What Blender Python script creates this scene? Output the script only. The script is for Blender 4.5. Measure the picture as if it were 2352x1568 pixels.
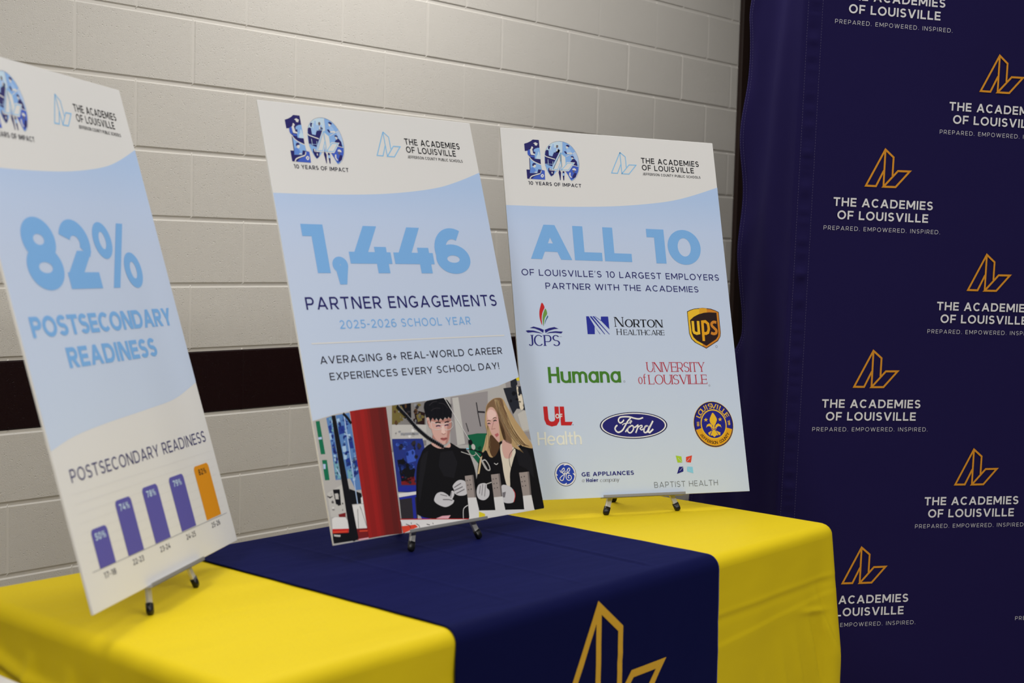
import bpy, bmesh, math, random
from mathutils import Matrix, Vector, noise
random.seed(7)
S = bpy.context.scene
for o in list(bpy.data.objects): bpy.data.objects.remove(o)
COL = S.collection

# ---------------------------------------------------------------- camera
cam = bpy.data.cameras.new('camera'); camo = bpy.data.objects.new('camera', cam); COL.objects.link(camo)
R_ = Vector((0.65299192, -0.75687861, 0.02713518)); U_ = Vector((0.03446515, 0.0654877, 0.997258)); F_ = Vector((0.75658027, 0.6502662, -0.06884888))
m = Matrix.Identity(4)
for i in range(3): m[i][0] = R_[i]; m[i][1] = U_[i]; m[i][2] = -F_[i]; m[i][3] = (-2.44119865, -3.58774353, 1.37129276)[i]
camo.matrix_world = m
cam.sensor_fit = 'HORIZONTAL'; cam.sensor_width = 36.; cam.lens = 3229.02 / 2352 * 36
cam.dof.use_dof = True; cam.dof.focus_distance = 3.75; cam.dof.aperture_fstop = 4.6
cam.clip_start = .05
S.camera = camo
# ---------------------------------------------------------------- light of the hall
w = bpy.data.worlds.new('hall'); S.world = w; w.use_nodes = True
bg = w.node_tree.nodes['Background']; bg.inputs[0].default_value = (1., .97, .93, 1); bg.inputs[1].default_value = .02
def area(name, loc, size, power, rot=(0, 0, 0), col=(1, .968, .925)):
    l = bpy.data.lights.new(name, 'AREA'); l.shape = 'RECTANGLE'; l.size, l.size_y = size; l.energy = power; l.color = col
    o = bpy.data.objects.new(name, l); COL.objects.link(o); o.location = loc; o.rotation_euler = rot; return o
CZ = 3.2
for lx, ly, pw in ((.8, -.9, 31), (2.4, -.9, 8), (-2.6, -1.9, 52), (.8, -1.9, 9), (-.9, -3.2, 21), (.8, -3.2, 7), (2.4, -3.2, 3), (-2.6, -5.2, 12), (-.9, -5.2, 49), (.8, -5.2, 31)):
    area('ceiling_light', (lx, ly, CZ), (1.2, .6), pw)
S.view_settings.view_transform = 'Standard'; S.view_settings.look = 'None'; S.view_settings.exposure = 0.0; S.view_settings.gamma = 1
S.view_settings.use_curve_mapping = False

# ---------------------------------------------------------------- helpers
def lin(c): return tuple(((x / 255) / 12.92 if x <= 10 else (((x / 255) + .055) / 1.055) ** 2.4) for x in c)
WH = lin((208, 203, 197))
def alb(c, k=.80): return tuple(min(a / b * k, .95) for a, b in zip(lin(c), WH))
MATS = {}
def mat(name, col, rough=.6, metal=0., spec=.5, nodes=None, sheen=0.):
    if name in MATS: return MATS[name]
    M = bpy.data.materials.new(name); M.use_nodes = True
    b = M.node_tree.nodes['Principled BSDF']
    b.inputs['Base Color'].default_value = (*col, 1); b.inputs['Roughness'].default_value = rough
    b.inputs['Metallic'].default_value = metal; b.inputs['Specular IOR Level'].default_value = spec
    if sheen: b.inputs['Sheen Weight'].default_value = sheen; b.inputs['Sheen Roughness'].default_value = .4
    M.diffuse_color = (*col, 1)
    if nodes: nodes(M, M.node_tree.nodes, M.node_tree.links, b)
    MATS[name] = M
    return M
def tag(o, label=None, cat=None, group=None, kind=None):
    for k, v in (('label', label), ('category', cat), ('group', group), ('kind', kind)):
        if v: o[k] = v
    return o
def empty(name, loc=(0, 0, 0), mtx=None):
    o = bpy.data.objects.new(name, None); COL.objects.link(o); o.empty_display_size = .05
    if mtx is not None: o.matrix_world = mtx
    else: o.location = loc
    return o
def mesh(name, verts, faces, mats, parent=None, mi=None, smooth=False):
    me = bpy.data.meshes.new(name); me.from_pydata(verts, [], faces); me.update()
    for x in (mats if isinstance(mats, list) else [mats]): me.materials.append(x)
    if mi: me.polygons.foreach_set('material_index', mi)
    if smooth: me.polygons.foreach_set('use_smooth', [True] * len(me.polygons))
    o = bpy.data.objects.new(name, me); COL.objects.link(o)
    if parent: o.parent = parent
    return o
def bm_obj(name, bm, mats, parent=None, smooth=False):
    me = bpy.data.meshes.new(name); bm.to_mesh(me); bm.free()
    for x in (mats if isinstance(mats, list) else [mats]): me.materials.append(x)
    if smooth: me.polygons.foreach_set('use_smooth', [True] * len(me.polygons))
    o = bpy.data.objects.new(name, me); COL.objects.link(o)
    if parent: o.parent = parent
    return o
def box_bm(bm, x0, x1, y0, y1, z0, z1, bevel=0., seg=2):
    r = bmesh.ops.create_cube(bm, size=1, matrix=Matrix.Translation(((x0 + x1) / 2, (y0 + y1) / 2, (z0 + z1) / 2)) @ Matrix.Diagonal((x1 - x0, y1 - y0, z1 - z0, 1)))
    if bevel:
        es = list({e for v in r['verts'] for e in v.link_edges})
        bmesh.ops.bevel(bm, geom=es, offset=bevel, segments=seg, affect='EDGES', profile=.6)

# ---------------------------------------------------------------- lettering
# every glyph is drawn from bars, slanted bars and ring arcs on a cap height of 1
def ring(cx, cy, rx, ry, a0, a1, wx, wy, n=None):
    n = n or max(5, int(abs(a1 - a0) / 9))
    out = []
    ix, iy = max(rx - wx, .01), max(ry - wy, .01)
    for i in range(n):
        p, q = math.radians(a0 + (a1 - a0) * i / n), math.radians(a0 + (a1 - a0) * (i + 1) / n)
        out.append([(cx + rx * math.cos(p), cy + ry * math.sin(p)), (cx + rx * math.cos(q), cy + ry * math.sin(q)),
                    (cx + ix * math.cos(q), cy + iy * math.sin(q)), (cx + ix * math.cos(p), cy + iy * math.sin(p))])
    return out

def glyph(ch, w, style):
    """-> (polygons, width) for one character"""
    se = style == 'serif'
    h = w * (.42 if se else .9)            # thickness of horizontals
    t = w * .5 if se else w                # thin strokes of a serif face
    P = []
    sl, st = (.085, .05) if se else (0, 0)
    def slab(x0, x1, y):
        if se: P.append([(x0 - sl, y), (x1 + sl, y), (x1 + sl, y + st), (x0 - sl, y + st)])
    def V(x, y0=0., y1=1., ww=None):
        ww = ww or w
        P.append([(x, y0), (x + ww, y0), (x + ww, y1), (x, y1)])
        if y0 == 0: slab(x, x + ww, 0)
        if y1 == 1: slab(x, x + ww, 1 - st)
    def B(x0, x1, y, hh=None):
        P.append([(x0, y), (x1, y), (x1, y + (hh or h)), (x0, y + (hh or h))])
    def D(x0, y0, x1, y1, ww=None, s0=True, s1=True):   # slanted bar with level cuts, by its centre line
        ww = ww or w
        q = ww * math.hypot(1, (x1 - x0) / (y1 - y0)) / 2
        P.append([(x0 - q, y0), (x0 + q, y0), (x1 + q, y1), (x1 - q, y1)])
        if y0 == 0 and s0: slab(x0 - q, x0 + q, 0)
        if y1 == 1 and s1: slab(x1 - q, x1 + q, 1 - st)
        return q
    def A(cx, cy, rx, ry, a0, a1, wx=None, wy=None): P.extend(ring(cx, cy, rx, ry, a0, a1, wx or w, wy or h))
    def bowl(x0, x1, y0, y1):
        r = min((y1 - y0) / 2 * 1.02, x1 - x0)
        B(x0, x1 - r, y0); B(x0, x1 - r, y1 - h)
        A(x1 - r, (y0 + y1) / 2, r, (y1 - y0) / 2, -90, 90)
    k = .97 if se else 1.
    if ch == 'A':
        W = 1.0 + w * .35; q = w * .56
        D(q, 0, W / 2 - (0 if se else 0), 1, t, True, False); D(W - q, 0, W / 2, 1, None, True, False)
        B(.27 * W, .73 * W, .22); return P, W
    if ch == 'B':
        V(0); bowl(w * .6, .74 + w * .2, .5 - h / 2, 1); bowl(w * .6, .8 + w * .3, 0, .5 + h / 2); return P, .8 + w * .3
    if ch == 'C':
        W = .96; A(W * .54, .5, W * .54, .51, 44, 316); return P, W
    if ch == 'D':
        W = 1.0; V(0); bowl(w * .6, W, 0, 1); return P, W
    if ch == 'E':
        W = .7 + w * .3; V(0); B(0, W, 0); B(0, W * .93, .5 - h / 2); B(0, W * .98, 1 - h)
        if se: B(W - .05, W, 0, .22); B(W * .98 - .05, W * .98, .8, .2); B(W * .9 - .05, W * .93, .4, .2)
        return P, W
    if ch == 'F':
        W = .68 + w * .3; V(0); B(0, W * .94, .46 - h / 2); B(0, W, 1 - h)
        if se: B(W - .05, W, .8, .2)
        return P, W
    if ch == 'G':
        W = 1.0; A(W * .52, .5, W * .52, .51, 46, 322); V(W - w - .02, .12, .5); B(W * .56, W - .02, .5 - h) if not se else slab(W - w, W, .46); return P, W
    if ch == 'H':
        W = (.62 if style == 'round' else .88) + w * .3; V(0); V(W - w); B(0, W, .5 - h / 2); return P, W
    if ch == 'I':
        V(0); return P, w
    if ch == 'J':
        W = .46 + w * .5; V(W - w, .25, 1) if not se else V(W - w, .2, 1)
        A(W - w - .1, .25, .1 + w, .26, -150, 0); return P, W
    if ch == 'K':
        W = .86 + w * .3; V(0); D(w, .36, W - w * .6, 1, t); D(W * .4, .52, W - w * .6, 0); return P, W
    if ch == 'L':
        W = .66 + w * .3; V(0); B(0, W, 0)
        if se: B(W - .05, W, 0, .24)
        return P, W
    if ch == 'M':
        W = 1.08 + w * .3; V(0, ww=t); V(W - w); D(w * .55, 1, W / 2, .2, s0=False); D(W - w * .55, 1, W / 2, .2, t); return P, W
    if ch == 'N':
        W = .9 + w * .3; V(0, ww=t); V(W - t, ww=t) if se else V(W - w); q = w * .62; D(q, 1, W - q, 0, None, False, False); return P, W
    if ch == 'O':
        W = 1.1; A(W / 2, .5, W / 2, .515, 0, 360, None, h); return P, W
    if ch == '0':
        W = .84 + w * .2; A(W / 2, .5, W / 2, .515, 0, 360); return P, W
    if ch == 'P':
        W = .76 + w * .3; V(0); bowl(w * .6, W, .36, 1); return P, W
    if ch == 'R':
        W = .8 + w * .3; V(0); bowl(w * .6, W - .02, .36, 1); D(W * .52, .4, W - w * .6, 0); return P, W
    if ch in 'S':
        W = .72 + w * .35; ry = (1.02 + h) / 4
        A(W * .5, 1.01 - ry, W * .48, ry, 28, 270); A(W * .5, ry - .01, W * .5, ry, -152, 90); return P, W
    if ch == 'T':
        W = .82 + w * .2; V(W / 2 - w / 2, 0, .999); B(0, W, 1 - h)
        if se: B(0, .05, .78, .2); B(W - .05, W, .78, .2)
        return P, W
    if ch == 'U':
        W = .86 + w * .3; V(0, .36, 1); V(W - t, .36, 1, t); A(W / 2, .38, W / 2, .395, 180, 360, None, h); return P, W
    if ch == 'V':
        W = .98 + w * .3; q = w * .55; D(W / 2, 0, q, 1, None, False); D(W / 2, 0, W - q, 1, t, False); return P, W
    if ch == 'W':
        W = 1.42 + w * .4; q = w * .53
        D(W * .27, 0, q, 1, None, False); D(W * .27, 0, W / 2, 1, t, False); D(W * .73, 0, W / 2, 1, None, False); D(W * .73, 0, W - q, 1, t, False); return P, W
    if ch == 'X':
        W = .9 + w * .3; q = w * .6; D(q, 0, W - q, 1, t); D(W - q, 0, q, 1); return P, W
    if ch == 'Y':
        W = .9 + w * .3; q = w * .6; V(W / 2 - w / 2, 0, .45); D(W / 2, .4, q, 1); D(W / 2, .4, W - q, 1, t); return P, W
    if ch == '1':
        W = .3 + w * .62; V(W - w); B(0, W - w * .5, 1 - h); return P, W
    if ch == '2':
        W = .74 + w * .3; ry = .34; A(W * .47, 1.01 - ry, W * .47, ry, -38, 160)
        xr, yr = W * .47 + (W * .47 - w / 2) * .79, 1.01 - ry - (ry - h / 2) * .62
        D(w * .66, h * .75, xr - w * .06, yr + .02); P.append([(0, 0), (W, 0), (W, h), (0, h)]); return P, W
    if ch == '3':
        W = .72 + w * .3; ry = (1.02 + h) / 4; A(W * .46, 1.01 - ry, W * .5, ry, -90, 150); A(W * .46, ry - .01, W * .54, ry, -150, 90); return P, W
    if ch == '4':
        W = .86 + w * .35; V(W * .62, -.0, .56) ; D(w * .55, .2, W * .6, 1); B(0, W, .2); return P, W
    if ch == '5':
        W = .72 + w * .3; B(W * .12, W * .94, 1 - h); V(W * .1, .5, 1); ry = .32; A(W * .44, ry - .01, W * .56, ry, -150, 110); B(W * .1, W * .4, 2 * ry - .01 - h); return P, W
    if ch == '6':
        W = .8 + w * .25; ry = .33; A(W / 2, ry - .01, W / 2, ry, 0, 360); A(W * .56, .5, W * .56, .515, 62, 200); return P, W
    if ch == '9':
        W = .8 + w * .25; ry = .33; A(W / 2, 1.01 - ry, W / 2, ry, 0, 360); A(W * .44, .5, W * .56, .515, -118, 20); return P, W
    if ch == '7':
        W = .76 + w * .25; B(0, W, 1 - h); D(W * .36, 0, W - w * .6, 1 - h * .5); return P, W
    if ch == '8':
        W = .78 + w * .25; ry = (1.02 + h) / 4; A(W / 2, 1.01 - ry, W * .46, ry, 0, 360); A(W / 2, ry - .01, W / 2, ry, 0, 360); return P, W
    if ch == '%':
        W = 1.06 + w * .5; r = .25; A(.24 + w * .05, .99 - .27, .24 + w * .05, .28, 0, 360, w * .62, h * .62)
        A(W - .24 - w * .05, .27, .24 + w * .05, .28, 0, 360, w * .62, h * .62); D(W * .27, 0, W * .73, 1, w * .62); return P, W
    if ch == '.':
        V(0, 0.0001, w * 1.05, w * 1.05); return P, w * 1.05
    if ch == ',':
        q = w * .62; A(q, q, q, q, 0, 360, q * .98, q * .98); P.append([(q * .35, q * .4), (q * 1.95, q * .7), (q * 1.45, -w * .85), (q * .55, -w * .85)]); return P, 2 * q
    if ch == '’':
        P.append([(0, .74), (w * .5, .74), (w * 1.0, 1), (w * .15, 1)]); return P, w
    if ch == '-':
        B(0, .4, .36); return P, .4
    if ch == '+':
        B(0, .58, .36); P.append([(.29 - w / 2, .36 + h / 2 - .29), (.29 + w / 2, .36 + h / 2 - .29), (.29 + w / 2, .36 + h / 2 + .29), (.29 - w / 2, .36 + h / 2 + .29)]); return P, .58
    if ch == '!':
        V(0, .0001, w, w); V(0, w * 1.8, .999, w); return P, w
    # lower case, x height .72
    X = .72; r = X / 2
    if ch in 'nhmru':
        top = 1.0 if ch == 'h' else X
        if ch == 'u':
            W = .58 + w * .3; V(0, r * .8, X); V(W - w, 0, X); A(W / 2, r * .8 + .0, W / 2, r * .8 + .01, 180, 360); return P, W
        V(0, 0, top)
        if ch == 'r':
            A(.3, X - .34, .3, .345, 60, 180); return P, .5
        c = .54 + w * .3 if ch != 'm' else .5 + w * .25
        A(c / 2, X - c / 2 * 1.05, c / 2, c / 2 * 1.07, 0, 180); V(c - w, 0, X - c / 2)
        if ch == 'm':
            A(c - w + c / 2, X - c / 2 * 1.05, c / 2, c / 2 * 1.07, 0, 180); V(2 * (c - w), 0, X - c / 2); return P, 2 * c - w
        return P, c
    if ch in 'aop':
        W = .6 + w * .25
        A(W / 2, r, W / 2, r + .012, 0, 360)
        if ch == 'a': V(W - w, 0, X)
        if ch == 'p': V(0, -.36, X)
        return P, W
    if ch in 'ec':
        W = .6 + w * .2; A(W / 2, r, W / 2, r + .012, 0 if ch == 'e' else 50, 315)
        if ch == 'e': B(w * .5, W - w * .3, r - h / 2)
        return P, W
    if ch in 'li':
        V(0, 0, 1.04 if ch == 'l' else X)
        if ch == 'i': V(0, .84, .84 + w, w)
        return P, w
    if ch == 't':
        V(.12, .2, .95); B(0, .42, X - h); A(.12 + .2, .2, .2, .21, 180, 290); return P, .42
    if ch == 'f':
        V(.12, 0, .8); B(0, .42, X - h); A(.12 + .22, .8, .22, .24, 60, 180); return P, .44
    if ch == 'y':
        D(.28, 0, w * .55, X); D(.2, -.36, .6 - w * .55, X); return P, .6
    return P, .36

def text_polys(s, style, width, H, w, sx=1., it=0.):
    """polygons of a line of text whose ink is `width` long and `H` tall (baseline at 0)"""
    gl, adv = [], []
    for i, c in enumerate(s):
        if c == ' ': gl.append(([], .3)); continue
        gl.append(glyph(c, w, style))
    nat = sum(g[1] for g in gl) * sx
    gaps = max(len(s) - 1, 1)
    t0 = .07 if style != 'sans' else (.08 if w > .235 else .2 if w > .17 else .25 if w > .1 else .40)
    f = min(max((width / H - t0 * gaps) / nat, .72), 1.22)   # widen the letters first, then the gaps
    sx *= f
    tr = (width / H - nat * f) / gaps
    out, x = [], 0.
    for polys, a in gl:
        for p in polys: out.append([((x + px * sx + py * it) * H, py * H) for px, py in p])
        x += a * sx + tr
    return out


# ---------------------------------------------------------------- flat print: shapes in board millimetres
PAL = dict(paper=(208, 203, 197), ltext=(117, 163, 208), navyt=(33, 31, 92), ink=(28, 27, 45), black=(16, 16, 22), navy=(35, 31, 92), royal=(62, 88, 176), royal2=(92, 128, 196),
    lb=(128, 164, 209), lb2=(150, 178, 220), lb3=(128, 178, 222), pale=(184, 202, 224), pale2=(168, 186, 218), brown=(104, 92, 96), grey=(128, 128, 132), greyt=(112, 116, 118),
    red=(186, 32, 34), green=(104, 142, 62), teal=(44, 96, 124), navyb=(32, 30, 108), royb=(36, 44, 140), brownd=(38, 20, 20), gold=(222, 174, 40), gold2=(214, 150, 24), goldo=(196, 120, 34),
    green2=(64, 116, 36), crim=(172, 44, 60), white=(228, 226, 224), cream=(222, 218, 202), oval=(34, 32, 104), ovald=(24, 20, 70), sealb=(32, 32, 124), geb=(36, 62, 160),
    lime=(160, 190, 44), redo=(208, 66, 44), sky=(128, 190, 216), bluebg=(182, 192, 208), purp=(88, 82, 152), orng=(205, 132, 22), faint=(201, 196, 190),
    pgrey=(172, 166, 160), pgrey2=(186, 180, 172), pgrey3=(128, 122, 118), pgrey4=(140, 138, 140), pgrey4b=(146, 138, 136), pgrey5=(166, 160, 154), pgreen=(22, 104, 72), pgreen2=(20, 92, 62),
    pblue=(86, 122, 172), pblued=(34, 52, 128), pblued2=(38, 50, 118), pbluel=(158, 184, 208), pteal=(112, 158, 168), pblue2=(64, 96, 152), pwhite=(214, 208, 202), pdark=(46, 42, 46), dred=(116, 30, 32), pinkl=(218, 160, 166),
    postl=(150, 32, 30), postd=(94, 30, 28), postm=(128, 30, 28), olive=(112, 98, 52), skin=(206, 160, 146), skinl=(226, 186, 172), skind=(176, 124, 112), lips=(178, 96, 96), shirt=(17, 16, 19), shirt2=(26, 25, 29), post1=(138, 31, 29), post2=(122, 30, 28), post3=(106, 30, 28), gold3=(210, 150, 38), black2=(36, 38, 46),
    glove=(198, 192, 190), gloved=(112, 106, 108), yell=(214, 192, 40), crm=(214, 200, 178), hair=(122, 92, 66), haird=(84, 58, 38), hairl=(178, 146, 102), hairl2=(206, 178, 132), post=(152, 138, 130), postsh=(112, 102, 98))
def pmat(c): return mat('print_' + c, alb(PAL[c]), .5, 0, .14)

def offset_line(pts, wd, closed):
    n = len(pts); L, Rr = [], []
    for i in range(n):
        a = pts[(i - 1) % n] if (closed or i > 0) else None
        b = pts[(i + 1) % n] if (closed or i < n - 1) else None
        p = pts[i]
        def nrm(u, v):
            dx, dy = v[0] - u[0], v[1] - u[1]; l = math.hypot(dx, dy) or 1e-6; return (-dy / l, dx / l)
        n1 = nrm(a, p) if a else None; n2 = nrm(p, b) if b else None
        if n1 and n2:
            mx, my = n1[0] + n2[0], n1[1] + n2[1]; l = mx * mx + my * my
            if l < .35: s = 1.6; ll = math.sqrt(l) or 1; mx, my = mx / ll * s / 1, my / ll * s / 1
            else: mx, my = mx * 2 / l, my * 2 / l
        else: mx, my = n1 or n2
        L.append((p[0] + mx * wd / 2, p[1] + my * wd / 2)); Rr.append((p[0] - mx * wd / 2, p[1] - my * wd / 2))
    out = []
    for i in range(n if closed else n - 1):
        j = (i + 1) % n; out.append([L[i], L[j], Rr[j], Rr[i]])
    return out
def smooth_pts(pts, closed, sub=5):
    n = len(pts); out = []
    for i in range(n if closed else n - 1):
        p1, p2 = pts[i], pts[(i + 1) % n]
        p0 = pts[(i - 1) % n] if closed or i > 0 else p1
        p3 = pts[(i + 2) % n] if closed or i < n - 2 else p2
        for k in range(sub):
            t = k / sub; t2, t3 = t * t, t * t * t
            out.append(tuple(.5 * (2 * b + (c - a) * t + (2 * a - 5 * b + 4 * c - d) * t2 + (3 * b - a - 3 * c + d) * t3) for a, b, c, d in zip(p0, p1, p2, p3)))
    if not closed: out.append(pts[-1])
    return out
def prim_polys(q):
    k = q[0]
    if k == 'P': return [smooth_pts(q[3], True) if q[4] else q[3]]
    if k == 'S':
        pts = smooth_pts(q[4], q[5]) if q[6] else q[4]
        return offset_line(pts, q[3], q[5])
    if k == 'E': return [[(q[3] + q[5] * math.cos(a), q[4] + q[6] * math.sin(a)) for a in (math.tau * i / 48 for i in range(48))]]
    if k == 'R': return ring(q[3], q[4], q[5], q[6], 0, 360, q[7], q[7], 24)
    if k == 'T':
        it = .2 if q[4] in ('company', 'a') else 0
        return [[(q[5] + x, q[6] + y) for x, y in p] for p in text_polys(q[4], q[3], q[7], q[8], q[9], q[10], it)]
    if k == 'A':                                  # lettering round an arc; a negative radius reads along the bottom
        _, c, L, st, s, cu, cv, r, H, a0, a1, wt = q; out = []
        n = len(s)
        for i, ch in enumerate(s):
            if ch == ' ': continue
            g, ad = glyph(ch, wt, st); a = math.radians(a0 + (a1 - a0) * (i + .5) / n)
            for p in g:
                pp = []
                for x, y in p:
                    dx = (x - ad / 2) * H
                    if r > 0: rad = r + y * H; th = a - dx / r
                    else: rad = -r - y * H; th = a + dx / -r
                    pp.append((cu + rad * math.cos(th), cv + rad * math.sin(th)))
                out.append(pp)
        return out
def abuts(a, b):
    return len(a) == 4 and len(b) == 4 and abs(a[1][0] - b[0][0]) + abs(a[1][1] - b[0][1]) + abs(a[2][0] - b[3][0]) + abs(a[2][1] - b[3][1]) < 1e-5
def print_mesh(name, prims, parent, label=None, y0=-.00012, ox=0., oy=0.):
    verts, faces, mi, mats, idx = [], [], [], [], {}
    for q in prims:
        c = q[1]
        if c not in idx: idx[c] = len(mats); mats.append(pmat(c))
        y = y0 - .0001 * q[2]
        last, step = None, 0
        for p in prim_polys(q):
            # overlapping strokes sit a few microns apart; the segments of one curve stay level
            if last is not None and (not abuts(last, p) or (q[0] == 'S' and not q[6])): step = (step + 1) % 22
            last = p; y = y0 - .0001 * q[2] - .000004 * step
            b = len(verts); ar = sum(p[i][0] * p[(i + 1) % len(p)][1] - p[(i + 1) % len(p)][0] * p[i][1] for i in range(len(p)))
            if ar < 0: p = p[::-1]
            verts += [((x + ox) / 1000, y, (v + oy) / 1000) for x, v in p]
            faces.append(list(range(b, b + len(p)))); mi.append(idx[c])
    o = mesh(name, verts, faces, mats, parent, mi)
    if label: o['label'] = label
    return o

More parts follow.
